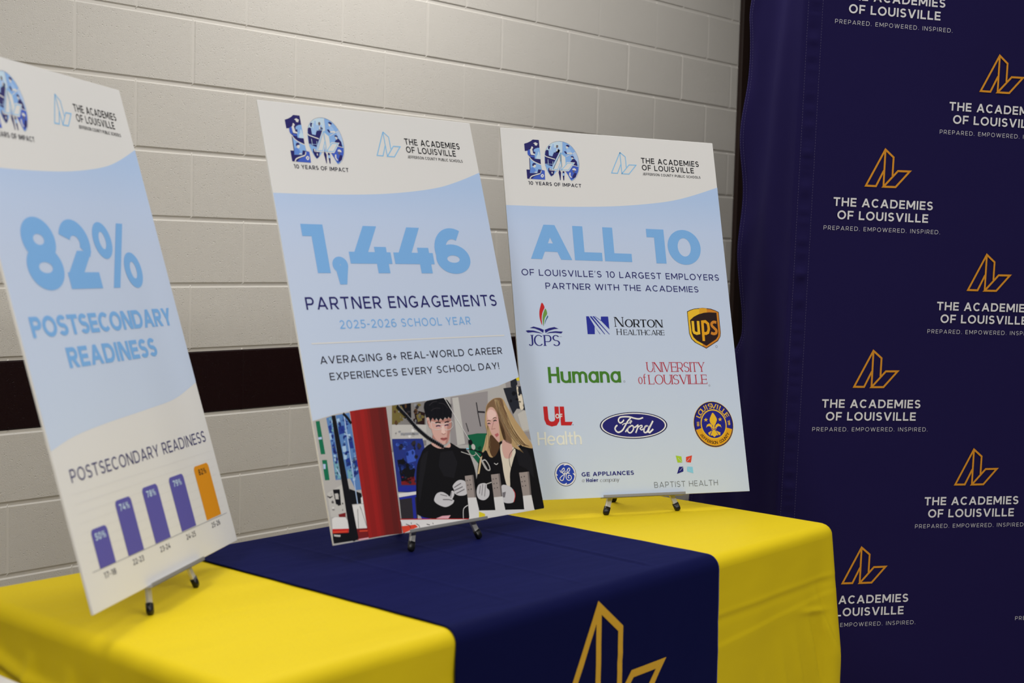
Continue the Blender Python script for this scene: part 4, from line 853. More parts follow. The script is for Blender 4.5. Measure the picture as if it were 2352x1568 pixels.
   ('P','pblued2',5,[(212.5,136.7),(208.8,134.7),(203.1,134.8),(198.7,138.1),(203.9,141.4),(210.0,140.2)],0),
   ('P','black2',5,[(217.5,144.9),(216.3,142.3),(214.1,142.7),(212.9,145.4),(215.6,148.7),(217.7,147.3)],0),
   ('P','pdark',5,[(214.6,122.5),(211.0,120.0),(207.0,118.9),(204.4,123.5),(208.7,127.6),(212.2,126.6)],0),
   ('P','pblued2',5,[(249.5,160.7),(245.8,156.6),(243.2,157.2),(242.5,161.3),(244.8,165.8),(247.9,164.8)],0),
   ('P','pblued2',5,[(219.0,173.8),(217.1,172.3),(212.7,171.9),(209.8,174.6),(213.3,176.7),(217.8,175.7)],0),
   ('P','pblued',5,[(212.7,113.3),(207.6,109.9),(202.7,110.2),(200.5,114.6),(204.9,119.6),(211.1,118.5)],0),
   ('P','royal',5,[(244.2,131.3),(239.2,127.7),(230.2,126.6),(228.0,132.9),(233.8,137.3),(240.6,137.8)],0),
   ('P','black2',5,[(258.7,151.8),(256.8,149.0),(251.5,149.8),(251.4,152.5),(254.1,156.4),(258.1,155.4)],0),
   ('P','pblued2',5,[(221.1,134.7),(218.0,130.6),(210.1,131.0),(209.9,135.8),(212.8,140.7),(218.7,138.8)],0),
   ('P','pblued2',5,[(226.8,144.7),(223.7,139.7),(219.3,138.7),(218.4,145.5),(222.5,152.0),(226.6,149.3)],0),
   ('P','pblued2',5,[(257.7,157.8),(255.9,152.9),(253.7,154.1),(253.2,158.2),(255.8,162.5),(258.0,162.7)],0),
   ('P','pdark',5,[(257.4,150.9),(253.9,146.1),(249.3,148.1),(248.1,151.8),(251.4,156.8),(256.4,155.3)],0),
   ('P','pblued2',5,[(266.2,167.8),(260.3,163.4),(254.3,163.3),(251.9,169.1),(256.0,172.2),(263.0,172.9)],0),
   ('P','pdark',5,[(222.6,175.8),(219.6,171.1),(210.4,169.8),(210.2,176.9),(214.3,182.1),(221.8,182.3)],0),
   ('P','pblued2',5,[(231.6,177.7),(227.3,176.2),(220.4,176.2),(217.5,179.0),(221.9,180.7),(228.2,180.0)],0),
   ('P','pdark',5,[(224.8,101.9),(220.5,99.8),(213.3,100.8),(210.6,103.4),(215.2,105.3),(221.2,105.0)],0),
   ('P','postd',6,[(224.0,108.0),(221.7,106.4),(219.3,106.8),(217.7,108.7),(220.1,110.0),(222.5,109.8)],0),
   ('P','black2',6,[(240.3,101.1),(238.4,99.1),(236.3,98.7),(235.6,101.6),(237.9,103.8),(239.8,104.6)],0),
   ('P','dred',6,[(215.7,100.5),(214.5,99.0),(212.3,99.0),(211.9,100.9),(213.0,102.6),(215.7,103.0)],0),
   ('P','postd',6,[(231.2,109.1),(229.0,107.5),(225.3,107.5),(224.4,109.8),(226.3,111.2),(230.9,111.4)],0),
   ('P','dred',6,[(208.9,113.0),(207.3,111.8),(204.3,112.3),(203.2,113.6),(204.6,114.9),(207.6,114.2)],0),
   ('P','dred',6,[(235.4,104.7),(232.5,101.7),(228.9,102.4),(227.4,105.6),(230.0,107.5),(234.4,107.3)],0),
   ('P','black2',6,[(217.2,111.5),(215.0,109.4),(211.2,109.9),(209.9,112.3),(211.7,113.6),(216.1,113.9)],0),
   ('P','black2',6,[(228.5,99.7),(224.7,96.5),(220.5,97.7),(219.7,100.6),(222.3,103.5),(226.1,103.4)],0),
   ('P','haird',5,[(220.4,250.3),(217.8,247.6),(214.9,248.1),(214.2,250.8),(215.4,252.9),(219.2,253.5)],1),
   ('P','haird',5,[(252.9,259.9),(250.4,256.3),(248.0,256.1),(246.9,260.3),(249.3,263.9),(252.2,264.2)],1),
   ('P','pdark',5,[(286.7,255.8),(283.2,252.1),(278.3,251.3),(275.9,256.6),(280.0,260.7),(284.9,260.5)],0),
   ('P','olive',5,[(236.4,232.8),(233.4,229.7),(229.3,230.5),(228.4,233.4),(230.3,237.7),(234.4,235.7)],1),
   ('P','olive',5,[(230.7,241.9),(227.4,237.0),(222.8,239.1),(220.8,242.6),(225.2,246.6),(229.4,245.8)],1),
   ('P','pgrey4',5,[(272.3,227.0),(270.2,223.6),(267.9,224.1),(266.6,227.4),(269.5,230.2),(271.8,230.0)],0),
   ('P','pgrey3',5,[(265.0,222.1),(262.0,219.3),(257.2,219.5),(255.1,222.8),(258.7,226.7),(263.3,225.3)],0),
   ('P','pgrey4',5,[(253.1,233.8),(249.9,231.0),(245.9,230.8),(243.7,234.5),(247.0,237.1),(250.7,236.7)],0),
   ('P','pgrey4',5,[(266.4,221.5),(262.9,220.2),(259.3,220.5),(258.5,222.1),(260.0,223.6),(263.8,223.7)],0),
   ('P','pgrey4',5,[(281.8,260.0),(278.9,256.9),(274.1,256.4),(272.5,260.7),(276.3,264.7),(279.8,263.9)],0),
   ('P','haird',5,[(281.3,246.2),(276.8,242.7),(270.7,242.3),(269.3,247.0),(274.4,252.4),(279.3,251.5)],1),
   ('P','pdark',5,[(260.4,247.3),(257.9,245.6),(253.3,246.2),(249.9,248.1),(253.2,249.4),(259.3,249.4)],0),
   ('P','pgrey4',5,[(281.9,244.1),(280.6,241.9),(277.4,241.2),(276.8,244.4),(278.9,246.6),(281.7,247.2)],0),
   ('P','haird',5,[(251.8,240.9),(248.2,236.1),(245.4,236.9),(243.7,241.5),(247.3,244.6),(250.1,245.8)],1),
   ('P','pgrey3',5,[(247.9,229.4),(246.6,227.5),(239.6,228.2),(238.6,230.1),(241.2,231.9),(246.7,230.9)],0),
   ('P','pdark',5,[(285.0,242.4),(281.7,240.8),(276.8,241.5),(275.0,243.1),(277.8,244.8),(282.6,244.2)],0),
   ('P','olive',5,[(226.1,234.5),(224.0,231.4),(220.8,232.3),(218.4,235.1),(221.6,237.2),(225.2,237.6)],1),
   ('P','olive',5,[(297.4,233.4),(291.9,231.0),(287.1,231.9),(284.3,234.4),(288.4,237.6),(294.5,236.6)],1),
   ('P','olive',5,[(293.6,259.6),(289.7,257.3),(283.7,258.4),(283.0,260.3),(284.9,262.9),(290.5,262.9)],1),
   ('P','pdark',5,[(276.2,225.5),(273.6,221.5),(271.0,221.4),(270.9,225.9),(273.3,229.8),(275.8,230.2)],0),
   ('P','pgrey4',5,[(230.7,249.7),(229.0,247.8),(227.2,248.0),(225.8,250.0),(228.2,252.3),(230.4,252.4)],0),
   ('P','haird',5,[(219.6,226.4),(216.5,222.6),(212.6,223.2),(210.9,227.1),(215.2,232.4),(218.2,230.4)],1),
   ('P','pgrey3',5,[(289.5,235.3),(285.6,231.1),(281.2,231.9),(279.8,236.1),(282.5,240.0),(286.9,239.1)],0),
   ('P','pdark',5,[(277.6,246.7),(274.4,244.8),(270.7,245.0),(268.1,247.3),(271.4,249.6),(274.9,249.4)],0),
   ('P','brownd',5,[(270.8,228.5),(268.7,224.3),(264.9,225.2),(263.6,229.0),(266.0,232.1),(270.6,232.0)],0),
   ('P','olive',5,[(220.8,225.9),(219.6,223.9),(217.4,224.7),(217.0,226.2),(218.3,228.4),(220.3,227.8)],1),
   ('P','pgrey2',4,[(236.2,209.9),(232.3,208.3),(226.7,208.6),(224.0,210.9),(227.6,213.3),(232.5,212.4)],0),
   ('P','pwhite',4,[(249.6,196.1),(246.7,192.7),(243.4,193.3),(241.2,196.8),(244.4,199.5),(249.2,199.9)],0),
   ('P','pgrey4',4,[(268.5,212.7),(264.4,208.3),(261.0,210.2),(259.7,213.4),(262.7,217.1),(266.3,216.1)],0),
   ('P','pgrey2',4,[(270.5,193.9),(267.8,192.0),(263.5,191.9),(260.9,194.7),(264.6,196.9),(268.9,196.1)],0),
   ('P','pgrey4',4,[(212.3,205.2),(210.2,203.1),(208.1,203.1),(207.1,205.6),(209.3,208.1),(211.4,207.9)],0),
   ('P','pgrey',4,[(232.7,200.9),(230.8,197.5),(229.0,198.1),(229.3,201.2),(230.7,203.9),(232.8,204.8)],0),
   ('P','pwhite',4,[(262.5,206.6),(258.7,203.8),(253.7,204.5),(253.4,207.3),(256.3,211.3),(259.9,210.3)],0),
   ('P','pgrey4',4,[(224.2,207.3),(222.2,205.9),(218.8,205.3),(215.8,208.0),(219.0,209.8),(223.2,209.8)],0),
   ('P','pgrey2',4,[(211.8,204.6),(209.4,200.8),(205.1,201.5),(204.0,205.2),(206.3,207.8),(210.8,208.9)],0),
   ('P','pgrey',4,[(261.7,198.3),(258.4,194.3),(252.5,194.3),(252.1,199.1),(253.9,202.7),(259.5,201.7)],0),
   ('P','pgreen',5,[(443.0,132.4),(437.6,127.8),(431.8,129.1),(430.5,133.6),(435.2,139.0),(440.5,139.9)],0),
   ('P','pgreen2',5,[(451.6,143.8),(445.8,139.5),(439.4,141.6),(435.7,145.3),(441.1,149.2),(447.1,148.0)],0),
   ('P','pgreen2',5,[(449.0,154.1),(442.8,147.7),(436.9,150.9),(433.4,155.5),(439.8,161.4),(445.7,159.8)],0),
   ('P','pgreen',5,[(424.5,161.8),(420.9,159.4),(415.2,159.4),(413.1,162.8),(417.2,164.6),(422.2,164.0)],0),
   ('P','pgreen2',5,[(449.4,150.4),(444.5,145.2),(439.7,146.6),(436.8,151.6),(442.0,157.8),(447.4,157.0)],0),
   ('P','pgreen',5,[(442.7,139.8),(439.4,136.0),(436.1,135.1),(436.1,140.4),(438.1,143.4),(442.1,144.7)],0),
   ('P','pgreen2',5,[(443.7,152.7),(440.2,150.0),(433.3,151.3),(430.2,153.9),(435.9,155.9),(441.6,156.1)],0),
   ('P','pgreen2',5,[(433.0,135.9),(430.6,132.9),(427.3,132.7),(427.3,136.4),(429.4,139.9),(432.1,138.6)],0),
   ('P','pgreen2',5,[(449.6,164.3),(444.2,160.8),(438.1,161.6),(436.2,165.4),(440.4,170.6),(446.1,169.6)],0),
   ('P','pgreen2',5,[(432.8,159.5),(429.8,154.4),(425.6,153.4),(425.5,160.2),(429.2,166.4),(432.4,163.8)],0),
   ('P','black',4,[(591.3,266.7),(584.8,262.7),(578.2,261.6),(575.1,267.7),(580.9,272.5),(587.6,271.2)],0),
   ('P','black2',4,[(571.3,277.5),(569.1,275.9),(564.7,275.9),(564.2,277.9),(565.9,279.5),(570.7,280.1)],0),
   ('P','black',4,[(594.8,252.8),(591.3,249.9),(586.5,251.1),(583.2,253.6),(587.7,255.3),(593.6,255.0)],0),
   ('P','black2',4,[(594.6,241.8),(590.9,237.9),(585.7,238.7),(584.4,242.4),(587.5,245.2),(592.6,245.5)],0),
   ('P','black2',4,[(604.8,272.3),(600.6,267.9),(596.8,269.5),(596.2,272.8),(598.7,277.3),(603.1,277.7)],0),
   ('P','black2',4,[(604.4,263.2),(600.9,260.6),(596.3,260.9),(595.6,263.8),(598.0,265.7),(602.9,265.3)],0),
   ('P','black',4,[(572.7,250.5),(569.2,247.0),(565.5,247.4),(564.7,251.0),(567.2,254.3),(570.9,254.1)],0),
   ('P','black',4,[(601.6,246.5),(598.7,244.4),(593.8,244.7),(593.1,247.0),(595.1,249.3),(599.1,248.4)],0),
   ('P','black2',4,[(615.7,276.9),(613.4,275.4),(611.1,275.5),(609.6,277.3),(611.9,279.4),(614.4,279.0)],0),
   ('P','black',4,[(615.2,237.9),(611.8,235.1),(605.3,234.5),(603.9,238.7),(607.4,241.4),(613.9,241.7)],0),
   ('S','hairl',9,.6561,[(516.5,257.7),(516.5,232.2),(528.3,196.8),(542.4,169.8),(555.0,151.4)],0,1),
   ('S','hairl2',9,1.1,[(517.1,257.6),(521.2,231.6),(533.0,196.1),(547.4,168.9),(556.6,151.1)],0,1),
   ('S','hair',9,.6397,[(517.7,257.5),(522.1,231.3),(534.0,195.8),(548.6,168.4),(558.1,150.9)],0,1),
   ('S','hairl2',9,.8833,[(518.3,257.4),(521.7,231.1),(533.6,195.5),(548.5,167.9),(559.6,150.6)],0,1),
   ('S','hair',9,.969,[(518.9,257.3),(521.6,230.9),(533.6,195.2),(548.8,167.5),(561.1,150.3)],0,1),
   ('S','hairl',9,.5331,[(519.5,257.2),(521.8,230.7),(533.8,194.9),(549.3,167.0),(562.7,150.0)],0,1),
   ('S','hairl2',9,.8811,[(520.1,257.1),(524.5,230.3),(536.5,194.4),(552.3,166.3),(564.2,149.7)],0,1),
   ('S','haird',9,1.0,[(520.7,257.0),(524.0,230.1),(536.0,194.1),(552.0,165.8),(565.7,149.4)],0,1),
   ('S','hairl2',9,1.1,[(521.3,256.9),(527.7,229.6),(539.7,193.5),(556.1,165.1),(567.3,149.2)],0,1),
   ('S','hairl',9,.9002,[(521.9,256.8),(527.5,229.4),(539.6,193.2),(556.2,164.6),(568.8,148.9)],0,1),
   ('S','hairl2',9,.9414,[(522.5,256.7),(528.1,229.1),(540.2,192.9),(557.1,164.1),(570.3,148.6)],0,1),
   ('S','haird',9,.593,[(523.1,256.6),(528.8,228.9),(541.0,192.5),(558.2,163.5),(571.9,148.3)],0,1),
   ('S','haird',9,.6095,[(523.7,256.5),(531.3,228.5),(543.5,192.0),(561.0,162.8),(573.4,148.0)],0,1),
   ('S','hairl',9,.695,[(524.3,256.4),(529.1,228.4),(541.3,191.9),(559.0,162.6),(574.9,147.7)],0,1),
   ('S','hair',9,.9319,[(524.9,256.3),(530.0,228.1),(542.3,191.5),(560.3,162.0),(576.5,147.5)],0,1),
   ('S','hairl',9,1.0,[(525.5,256.2),(531.3,227.8),(543.6,191.1),(561.8,161.4),(578.0,147.2)],0,1),
   ('S','hairl',9,.569,[(526.1,256.1),(533.3,227.4),(545.7,190.7),(564.2,160.8),(579.5,146.9)],0,1),
   ('S','hairl',9,.9778,[(526.7,256.0),(535.1,227.1),(547.5,190.2),(566.4,160.1),(581.1,146.6)],0,1),
   ('S','haird',9,.5122,[(527.3,255.9),(536.7,226.7),(549.1,189.8),(568.2,159.5),(582.6,146.3)],0,1),
   ('S','hair',9,.6638,[(527.9,255.8),(534.5,226.7),(547.0,189.7),(566.4,159.3),(584.2,146.0)],0,1),
   ('S','haird',9,.7335,[(528.5,255.7),(539.3,226.1),(551.8,189.0),(571.5,158.4),(585.7,145.7)],0,1),
   ('S','haird',9,.7275,[(529.1,255.6),(535.7,226.1),(548.2,189.0),(568.2,158.2),(587.2,145.4)],0,1),
   ('S','hairl',9,1.1,[(529.8,255.5),(537.5,225.8),(550.1,188.5),(570.3,157.6),(588.8,145.2)],0,1),
   ('S','hair',9,.8146,[(530.4,255.4),(538.9,225.5),(551.5,188.1),(572.0,157.0),(590.3,144.9)],0,1),
   ('S','hairl',9,1.0,[(531.0,255.3),(538.5,225.3),(551.1,187.9),(571.9,156.5),(591.9,144.6)],0,1),
   ('S','hair',9,.6399,[(531.6,255.2),(539.5,225.0),(552.1,187.5),(573.2,156.0),(593.4,144.3)],0,1),
   ('S','hair',9,.7033,[(532.2,255.1),(543.4,224.5),(556.1,186.9),(577.5,155.1),(595.0,144.0)],0,1),
   ('S','hair',9,.7578,[(532.8,255.0),(544.6,224.2),(557.3,186.5),(579.0,154.6),(596.5,143.7)],0,1),
   ('S','hair',9,.764,[(533.4,254.9),(547.0,223.8),(559.7,186.0),(581.7,153.9),(598.1,143.4)],0,1),
   ('S','haird',9,.9868,[(534.0,254.8),(545.3,223.6),(558.1,185.8),(580.4,153.5),(599.6,143.1)],0,1),
   ('S','hair',8,.8576,[(488.4,225.6),(477.6,196.5),(467.6,169.7),(454.3,147.6)],0,1),
   ('S','hairl2',8,.6121,[(487.8,224.7),(478.0,196.5),(468.9,169.6),(456.4,147.0)],0,1),
   ('S','hairl',8,.8338,[(487.2,223.8),(478.3,196.5),(470.1,169.5),(458.6,146.3)],0,1),
   ('S','hairl2',8,.8488,[(486.6,222.9),(478.6,196.4),(471.4,169.4),(460.7,145.6)],0,1),
   ('S','hairl2',8,.6543,[(486.1,222.0),(478.9,196.4),(472.7,169.3),(462.8,145.0)],0,1),
   ('S','hair',8,.8936,[(485.5,221.0),(479.3,196.4),(474.0,169.2),(464.9,144.3)],0,1),
   ('S','hair',8,.8251,[(484.9,220.1),(479.6,196.4),(475.3,169.0),(467.1,143.6)],0,1),
   ('S','hairl2',8,.9785,[(484.3,219.2),(479.9,196.3),(476.6,168.9),(469.2,143.0)],0,1),
   ('S','hairl',8,.6362,[(483.8,218.3),(480.2,196.3),(477.9,168.8),(471.3,142.3)],0,1),
   ('S','hairl',8,.6109,[(483.2,217.4),(480.6,196.3),(479.2,168.7),(473.5,141.6)],0,1),
   ('S','shirt2',10,.6,[(307.1,260.9),(303.8,249.8),(297.2,234.4)],0,1),
   ('S','pdark',10,.6,[(312.1,260.8),(305.6,249.7),(304.9,233.9)],0,1),
   ('S','pdark',10,.6,[(317.1,260.7),(312.5,249.2),(308.4,233.6)],0,1),
   ('S','shirt2',10,.6,[(322.1,260.6),(315.4,249.0),(310.0,233.5)],0,1),
   ('S','pdark',10,.6,[(327.1,260.5),(322.8,248.5),(315.8,233.1)],0,1),
   ('S','pdark',10,.6,[(332.2,260.4),(324.9,248.4),(321.5,232.7)],0,1),
   ('S','shirt2',10,.6,[(337.2,260.3),(331.4,247.9),(327.9,232.2)],0,1),
   ('S','pdark',10,.6,[(342.3,260.3),(336.6,247.6),(332.4,231.9)],0,1),
   ('S','pdark',10,.6,[(347.3,259.9),(340.5,247.3),(335.7,231.6)],0,1),
   ('S','shirt2',10,.6,[(352.3,259.3),(348.3,246.7),(343.4,231.1)],0,1),
   ('S','pdark',10,.6,[(357.3,258.8),(352.7,246.4),(349.0,230.6)],0,1),
   ('S','pdark',10,.6,[(362.2,258.2),(355.8,246.2),(350.2,230.6)],0,1),
   ('S','shirt2',10,.6,[(367.2,257.6),(359.8,246.0),(355.6,230.2)],0,1),
   ('S','pdark',10,.6,[(372.3,257.0),(365.2,245.6),(364.9,229.5)],0,1),
   ('S','pdark',10,.6,[(377.3,256.4),(373.3,245.0),(366.3,229.4)],0,1),
   ('S','shirt2',10,.6,[(382.3,255.8),(377.8,244.7),(374.6,228.8)],0,1),
  ]),
 ],
 3: [
  ('printed_panel', 'pale blue printed field with a curved top edge', [
  ]),
  ('headline_lettering', 'large light blue words', [
   ('T','ltext',3,'sans','ALL',54.7,583.9,280.3,87.3,.27,1.0),
  ]),
  ('headline_lettering', 'large light blue number', [
   ('T','ltext',3,'sans','10',383.1,582.8,156.3,89.3,.27,1.0),
  ]),
  ('subtitle_lettering', 'dark navy lines below the headline', [
   ('T','navyt',3,'sans','OF LOUISVILLE’S 10 LARGEST EMPLOYERS',27.3,542.0,557.6,16.0,.15,1.0),
   ('T','navyt',3,'sans','PARTNER WITH THE ACADEMIES',88.2,509.7,431.7,15.4,.15,1.0),
  ]),
  ('flame_book_logo', 'small red, green and blue flame above a navy open book with serif letters', [
   ('P','red',3,[(74.9,474.9),(80.9,464.2),(76.1,454.2),(72.9,446.0),(70.8,434.4),(71.0,419.6),(67.2,429.4),(65.6,440.9),(66.3,452.4),(69.3,463.2)],1),
   ('P','green',3,[(83.1,460.3),(86.7,448.2),(80.5,438.7),(77.6,431.2),(74.6,417.2),(73.3,427.9),(73.9,439.4),(77.0,450.1)],1),
   ('P','teal',3,[(87.3,443.3),(88.5,439.2),(83.5,432.9),(78.1,421.8),(80.2,430.4),(83.4,437.0)],1),
   ('P','navyb',3,[(37.0,411.9),(47.4,415.7),(63.0,412.2),(74.2,407.8),(72.2,400.4),(62.5,406.4),(50.6,410.8)],0),
   ('P','navyb',3,[(26.1,405.3),(32.6,406.5),(46.6,405.9),(60.4,402.3),(71.6,398.2),(58.5,400.2),(44.5,401.8),(30.7,400.4)],0),
   ('P','navyb',3,[(76.4,407.8),(88.8,412.4),(102.9,415.0),(114.1,411.0),(101.9,409.7),(88.2,405.8),(77.9,400.0)],0),
   ('P','navyb',3,[(79.1,398.4),(88.8,402.6),(105.1,404.8),(124.7,403.9),(120.2,399.2),(104.7,400.7),(90.4,400.1)],0),
   ('T','navyb',3,'serif','JCPS',29.8,368.5,85.0,26.5,.16,1.0),
   ('T','grey',3,'sans','TM',115.0,390.4,5.4,2.1,.16,1.0),
  ]),
  ('striped_initial_logo', 'blue striped letter beside black serif words', [
   ('P','royb',3,[(191.7,442.9),(198.7,443.0),(212.8,417.9),(211.5,398.4),(191.7,398.3)],0),
   ('P','royb',3,[(232.4,442.7),(252.4,443.0),(252.8,411.0),(231.4,432.7)],0),
   ('P','royb',3,[(201.3,442.9),(206.7,443.0),(239.9,398.7),(238.2,398.2)],0),
   ('P','royb',3,[(208.8,443.0),(213.7,443.1),(252.8,398.3),(250.7,398.3)],0),
   ('P','royb',3,[(212.8,417.9),(213.3,416.9),(227.0,398.6),(225.4,398.5)],0),
   ('P','royb',3,[(215.3,443.1),(216.9,443.1),(232.5,432.8),(231.3,431.8)],0),
   ('T','black',3,'serif','N',269.9,417.8,25.0,24.4,.15,1.0),
   ('T','black',3,'serif','ORTON',297.6,417.2,106.8,19.5,.19,1.0),
   ('T','black',3,'serif','H',272.7,397.4,14.7,14.9,.15,1.0),
   ('T','black',3,'serif','EALTHCARE',291.7,397.2,116.0,13.2,.15,1.0),
  ]),
  ('shield_logo', 'brown and gold shield with lowercase letters', [
   ('P','brownd',3,[(479.6,459.2),(489.8,463.7),(501.9,466.9),(526.9,469.6),(551.4,467.4),(563.9,463.5),(573.6,459.3),(573.4,405.7),(571.1,395.3),(562.3,383.5),(525.8,363.9),(493.7,379.4),(484.1,388.6),(479.5,402.3)],0),
   ('P','gold',4,[(481.1,457.9),(490.6,462.2),(501.7,465.4),(526.7,467.9),(515.3,370.7),(496.7,379.6),(486.1,389.0),(481.0,402.7)],0),
   ('P','gold3',5,[(516.8,468.3),(526.8,468.9),(538.6,468.1),(538.4,458.2),(525.3,456.2),(515.1,453.5)],0),
   ('P','goldo',4,[(526.7,467.9),(550.2,465.7),(563.7,462.0),(572.0,458.2),(571.9,405.7),(569.4,394.8),(561.2,385.0),(526.0,365.8),(515.3,370.7)],0),
   ('P','brownd',5,[(485.7,436.6),(497.5,445.6),(513.1,452.7),(529.3,456.5),(545.3,458.0),(566.4,457.4),(566.4,405.7),(564.3,396.1),(556.8,387.8),(526.6,371.0),(499.3,384.8),(491.3,392.5),(487.2,402.8)],0),
   ('S','gold',6,7.4,[(493.3,434.7),(492.9,410.2),(494.8,405.0),(501.3,402.5),(508.3,403.8),(509.0,434.9)],0,0),
   ('S','gold2',6,7.4,[(520.2,383.2),(521.6,432.9),(530.6,433.9),(537.8,427.9),(538.7,414.9),(535.1,405.4),(528.9,402.7),(523.5,403.1)],0,0),
   ('S','goldo',6,7.2,[(563.1,431.7),(555.3,432.9),(548.8,428.9),(549.1,422.8),(556.2,416.0),(560.6,410.8),(558.8,404.3),(551.6,402.1),(543.9,404.6)],0,1),
   ('R','grey',3,556.3,369.2,3.2,3.2,.8),
  ]),
  ('green_wordmark', 'green rounded wordmark', [
   ('T','green2',3,'round','Humana',76.0,277.9,196.7,39.0,.17,1.0),
   ('R','grey',3,281.3,280.5,2.6,2.6,.7),
  ]),
  ('university_wordmark', 'crimson serif words on two lines', [
   ('T','crim',3,'serif','UNIVERSITY',347.6,304.2,167.5,24.5,.13,1.0),
   ('T','crim',3,'serif','LOUISVILLE',349.8,273.0,168.3,23.8,.13,1.0),
   ('T','crim',3,'serif','of',320.4,274.2,22.4,24.0,.12,1.0),
   ('R','grey',3,523.5,268.8,2.4,2.4,.7),
  ]),
  ('red_initials_logo', 'bold red initials over a cream word', [
   ('S','red',3,11.2,[(61.5,221.3),(61.8,191.2),(65.4,182.3),(74.8,178.9),(84.6,180.5),(90.1,187.8),(91.1,220.9)],0,0),
   ('P','red',3,[(99.2,220.8),(110.9,220.6),(110.8,183.7),(130.7,183.4),(126.2,174.8),(99.1,175.3)],0),
   ('T','paper',4,'sans','OF',86.1,192.1,18.6,11.2,.27,1.0),
   ('P','navyb',3,[(129.7,176.8),(131.4,177.5),(132.0,175.3),(130.3,174.9)],0),
   ('T','cream',3,'round','Health',34.4,128.7,116.4,31.5,.13,1.0),
  ]),
  ('blue_oval_logo', 'navy oval logo with white script word', [
   ('E','ovald',3,296.7,171.7,93.8,32.9),
   ('E','white',4,296.6,171.7,90.4,30.8),
   ('E','oval',5,296.5,171.7,86.6,28.3),
   ('S','white',6,3.6,[(270.2,186.0),(265.5,180.8),(258.8,178.4),(254.8,184.2),(259.2,191.5),(270.5,193.4),(286.1,192.8),(299.6,189.2),(312.4,187.4),(324.0,190.5)],0,1),
   ('S','white',6,3.8,[(289.5,190.2),(280.4,182.2),(271.8,170.9),(264.4,161.2),(255.6,156.1),(248.4,156.6),(243.5,163.2),(246.0,169.7),(250.9,172.9)],0,1),
   ('S','white',6,2.0,[(264.3,173.4),(270.6,176.6),(285.5,178.0),(291.4,181.2),(289.3,183.7),(286.2,180.4),(288.0,175.1)],0,1),
   ('S','white',6,3.4,[(271.2,155.7),(278.5,164.2),(289.4,170.9),(293.9,169.6),(294.0,162.2),(288.7,155.8),(283.0,153.5),(277.9,157.7),(279.4,164.2),(284.6,169.8)],0,1),
   ('S','white',6,3.6,[(293.6,167.2),(299.2,167.1),(307.1,171.9),(307.7,168.6),(299.6,153.1)],0,0),
   ('S','white',6,3.0,[(307.5,166.9),(312.5,170.1),(318.2,171.2),(318.7,167.5),(315.8,165.9),(312.7,163.5),(317.0,160.2),(325.0,164.9),(332.1,170.6)],0,1),
   ('S','white',6,3.8,[(334.8,169.7),(328.2,169.0),(323.7,161.7),(323.0,155.1),(327.5,153.4),(333.6,158.2),(339.5,169.6)],0,1),
   ('S','white',6,4.2,[(350.6,181.8),(338.9,164.7),(334.2,154.9),(338.6,153.2),(349.4,161.6)],0,0),
  ]),
  ('round_seal_logo', 'round blue and gold seal with ring lettering', [
   ('E','gold',3,523.9,170.4,58.0,58.0),
   ('E','ovald',4,523.9,170.4,57.1,57.1),
   ('E','sealb',5,523.9,170.4,54.5,54.5),
   ('P','gold2',6,[(471.0,157.2),(472.1,153.6),(473.4,150.0),(474.9,146.5),(476.7,143.2),(478.7,139.9),(481.0,136.9),(483.4,133.9),(486.0,131.2),(488.9,128.7),(491.9,126.3),(495.0,124.2),(498.3,122.3),(501.7,120.6),(505.3,119.2),(508.9,118.0),(512.6,117.1),(516.3,116.4),(520.1,116.0),(523.9,115.9),(527.7,116.0),(531.5,116.4),(535.3,117.1),(539.0,118.0),(542.6,119.2),(546.1,120.6),(549.5,122.3),(552.8,124.2),(556.0,126.3),(559.0,128.7),(561.8,131.2),(564.4,133.9),(566.9,136.9),(569.1,139.9),(571.1,143.2),(572.9,146.5),(574.5,150.0),(575.8,153.6),(576.8,157.2),(523.9,170.4)],0),
   ('E','gold',7,523.9,170.4,38.0,38.0),
   ('E','sealb',8,523.9,170.4,34.8,34.8),
   ('A','gold',7,'sans','LOUISVILLE',523.9,170.4,40.0,12.8,158,22,.17),
   ('A','brownd',7,'sans','JEFFERSON COUNTY',523.9,170.4,-49.9,7.5,209,331,.2),
   ('A','gold',7,'sans','1778',523.9,170.4,42.4,6.4,12,-2,.2),
   ('A','gold',7,'sans','1778',523.9,170.4,-48.7,6.4,170,184,.2),
   ('P','gold',9,[(524.1,199.5),(530.8,191.6),(534.4,182.4),(530.7,173.3),(526.2,167.0),(524.8,159.7),(520.6,159.8),(520.9,167.0),(514.8,173.5),(513.5,182.7),(518.1,191.8)],1),
   ('P','gold',9,[(500.8,162.0),(503.8,169.2),(511.5,172.5),(518.5,168.9),(520.6,159.8),(515.5,161.7),(511.8,165.8),(505.4,165.5)],0),
   ('P','gold',9,[(545.7,161.1),(543.9,168.5),(536.9,172.1),(530.1,168.7),(525.3,159.7),(531.4,161.4),(536.1,165.4),(542.4,164.8)],0),
   ('P','gold2',10,[(514.4,160.8),(520.4,158.4),(525.7,158.3),(532.3,160.4),(528.7,156.9),(517.1,156.6)],0),
   ('P','gold',9,[(519.1,156.1),(526.0,156.0),(530.9,148.6),(534.4,142.1),(529.1,142.7),(522.2,137.9),(517.4,142.0),(511.1,142.2),(515.1,148.9)],0),
   ('P','gold',9,[(516.8,154.8),(505.1,149.1),(508.0,142.2),(509.8,144.5)],0),
   ('P','gold',9,[(528.4,154.6),(541.1,149.3),(539.7,142.0),(535.6,143.9)],0),
   ('P','gold',9,[(503.0,187.6),(504.1,183.8),(508.7,183.6),(504.7,181.2),(505.6,177.3),(502.1,179.7),(498.0,177.5),(499.8,181.3),(496.3,183.8),(501.0,183.8)],0),
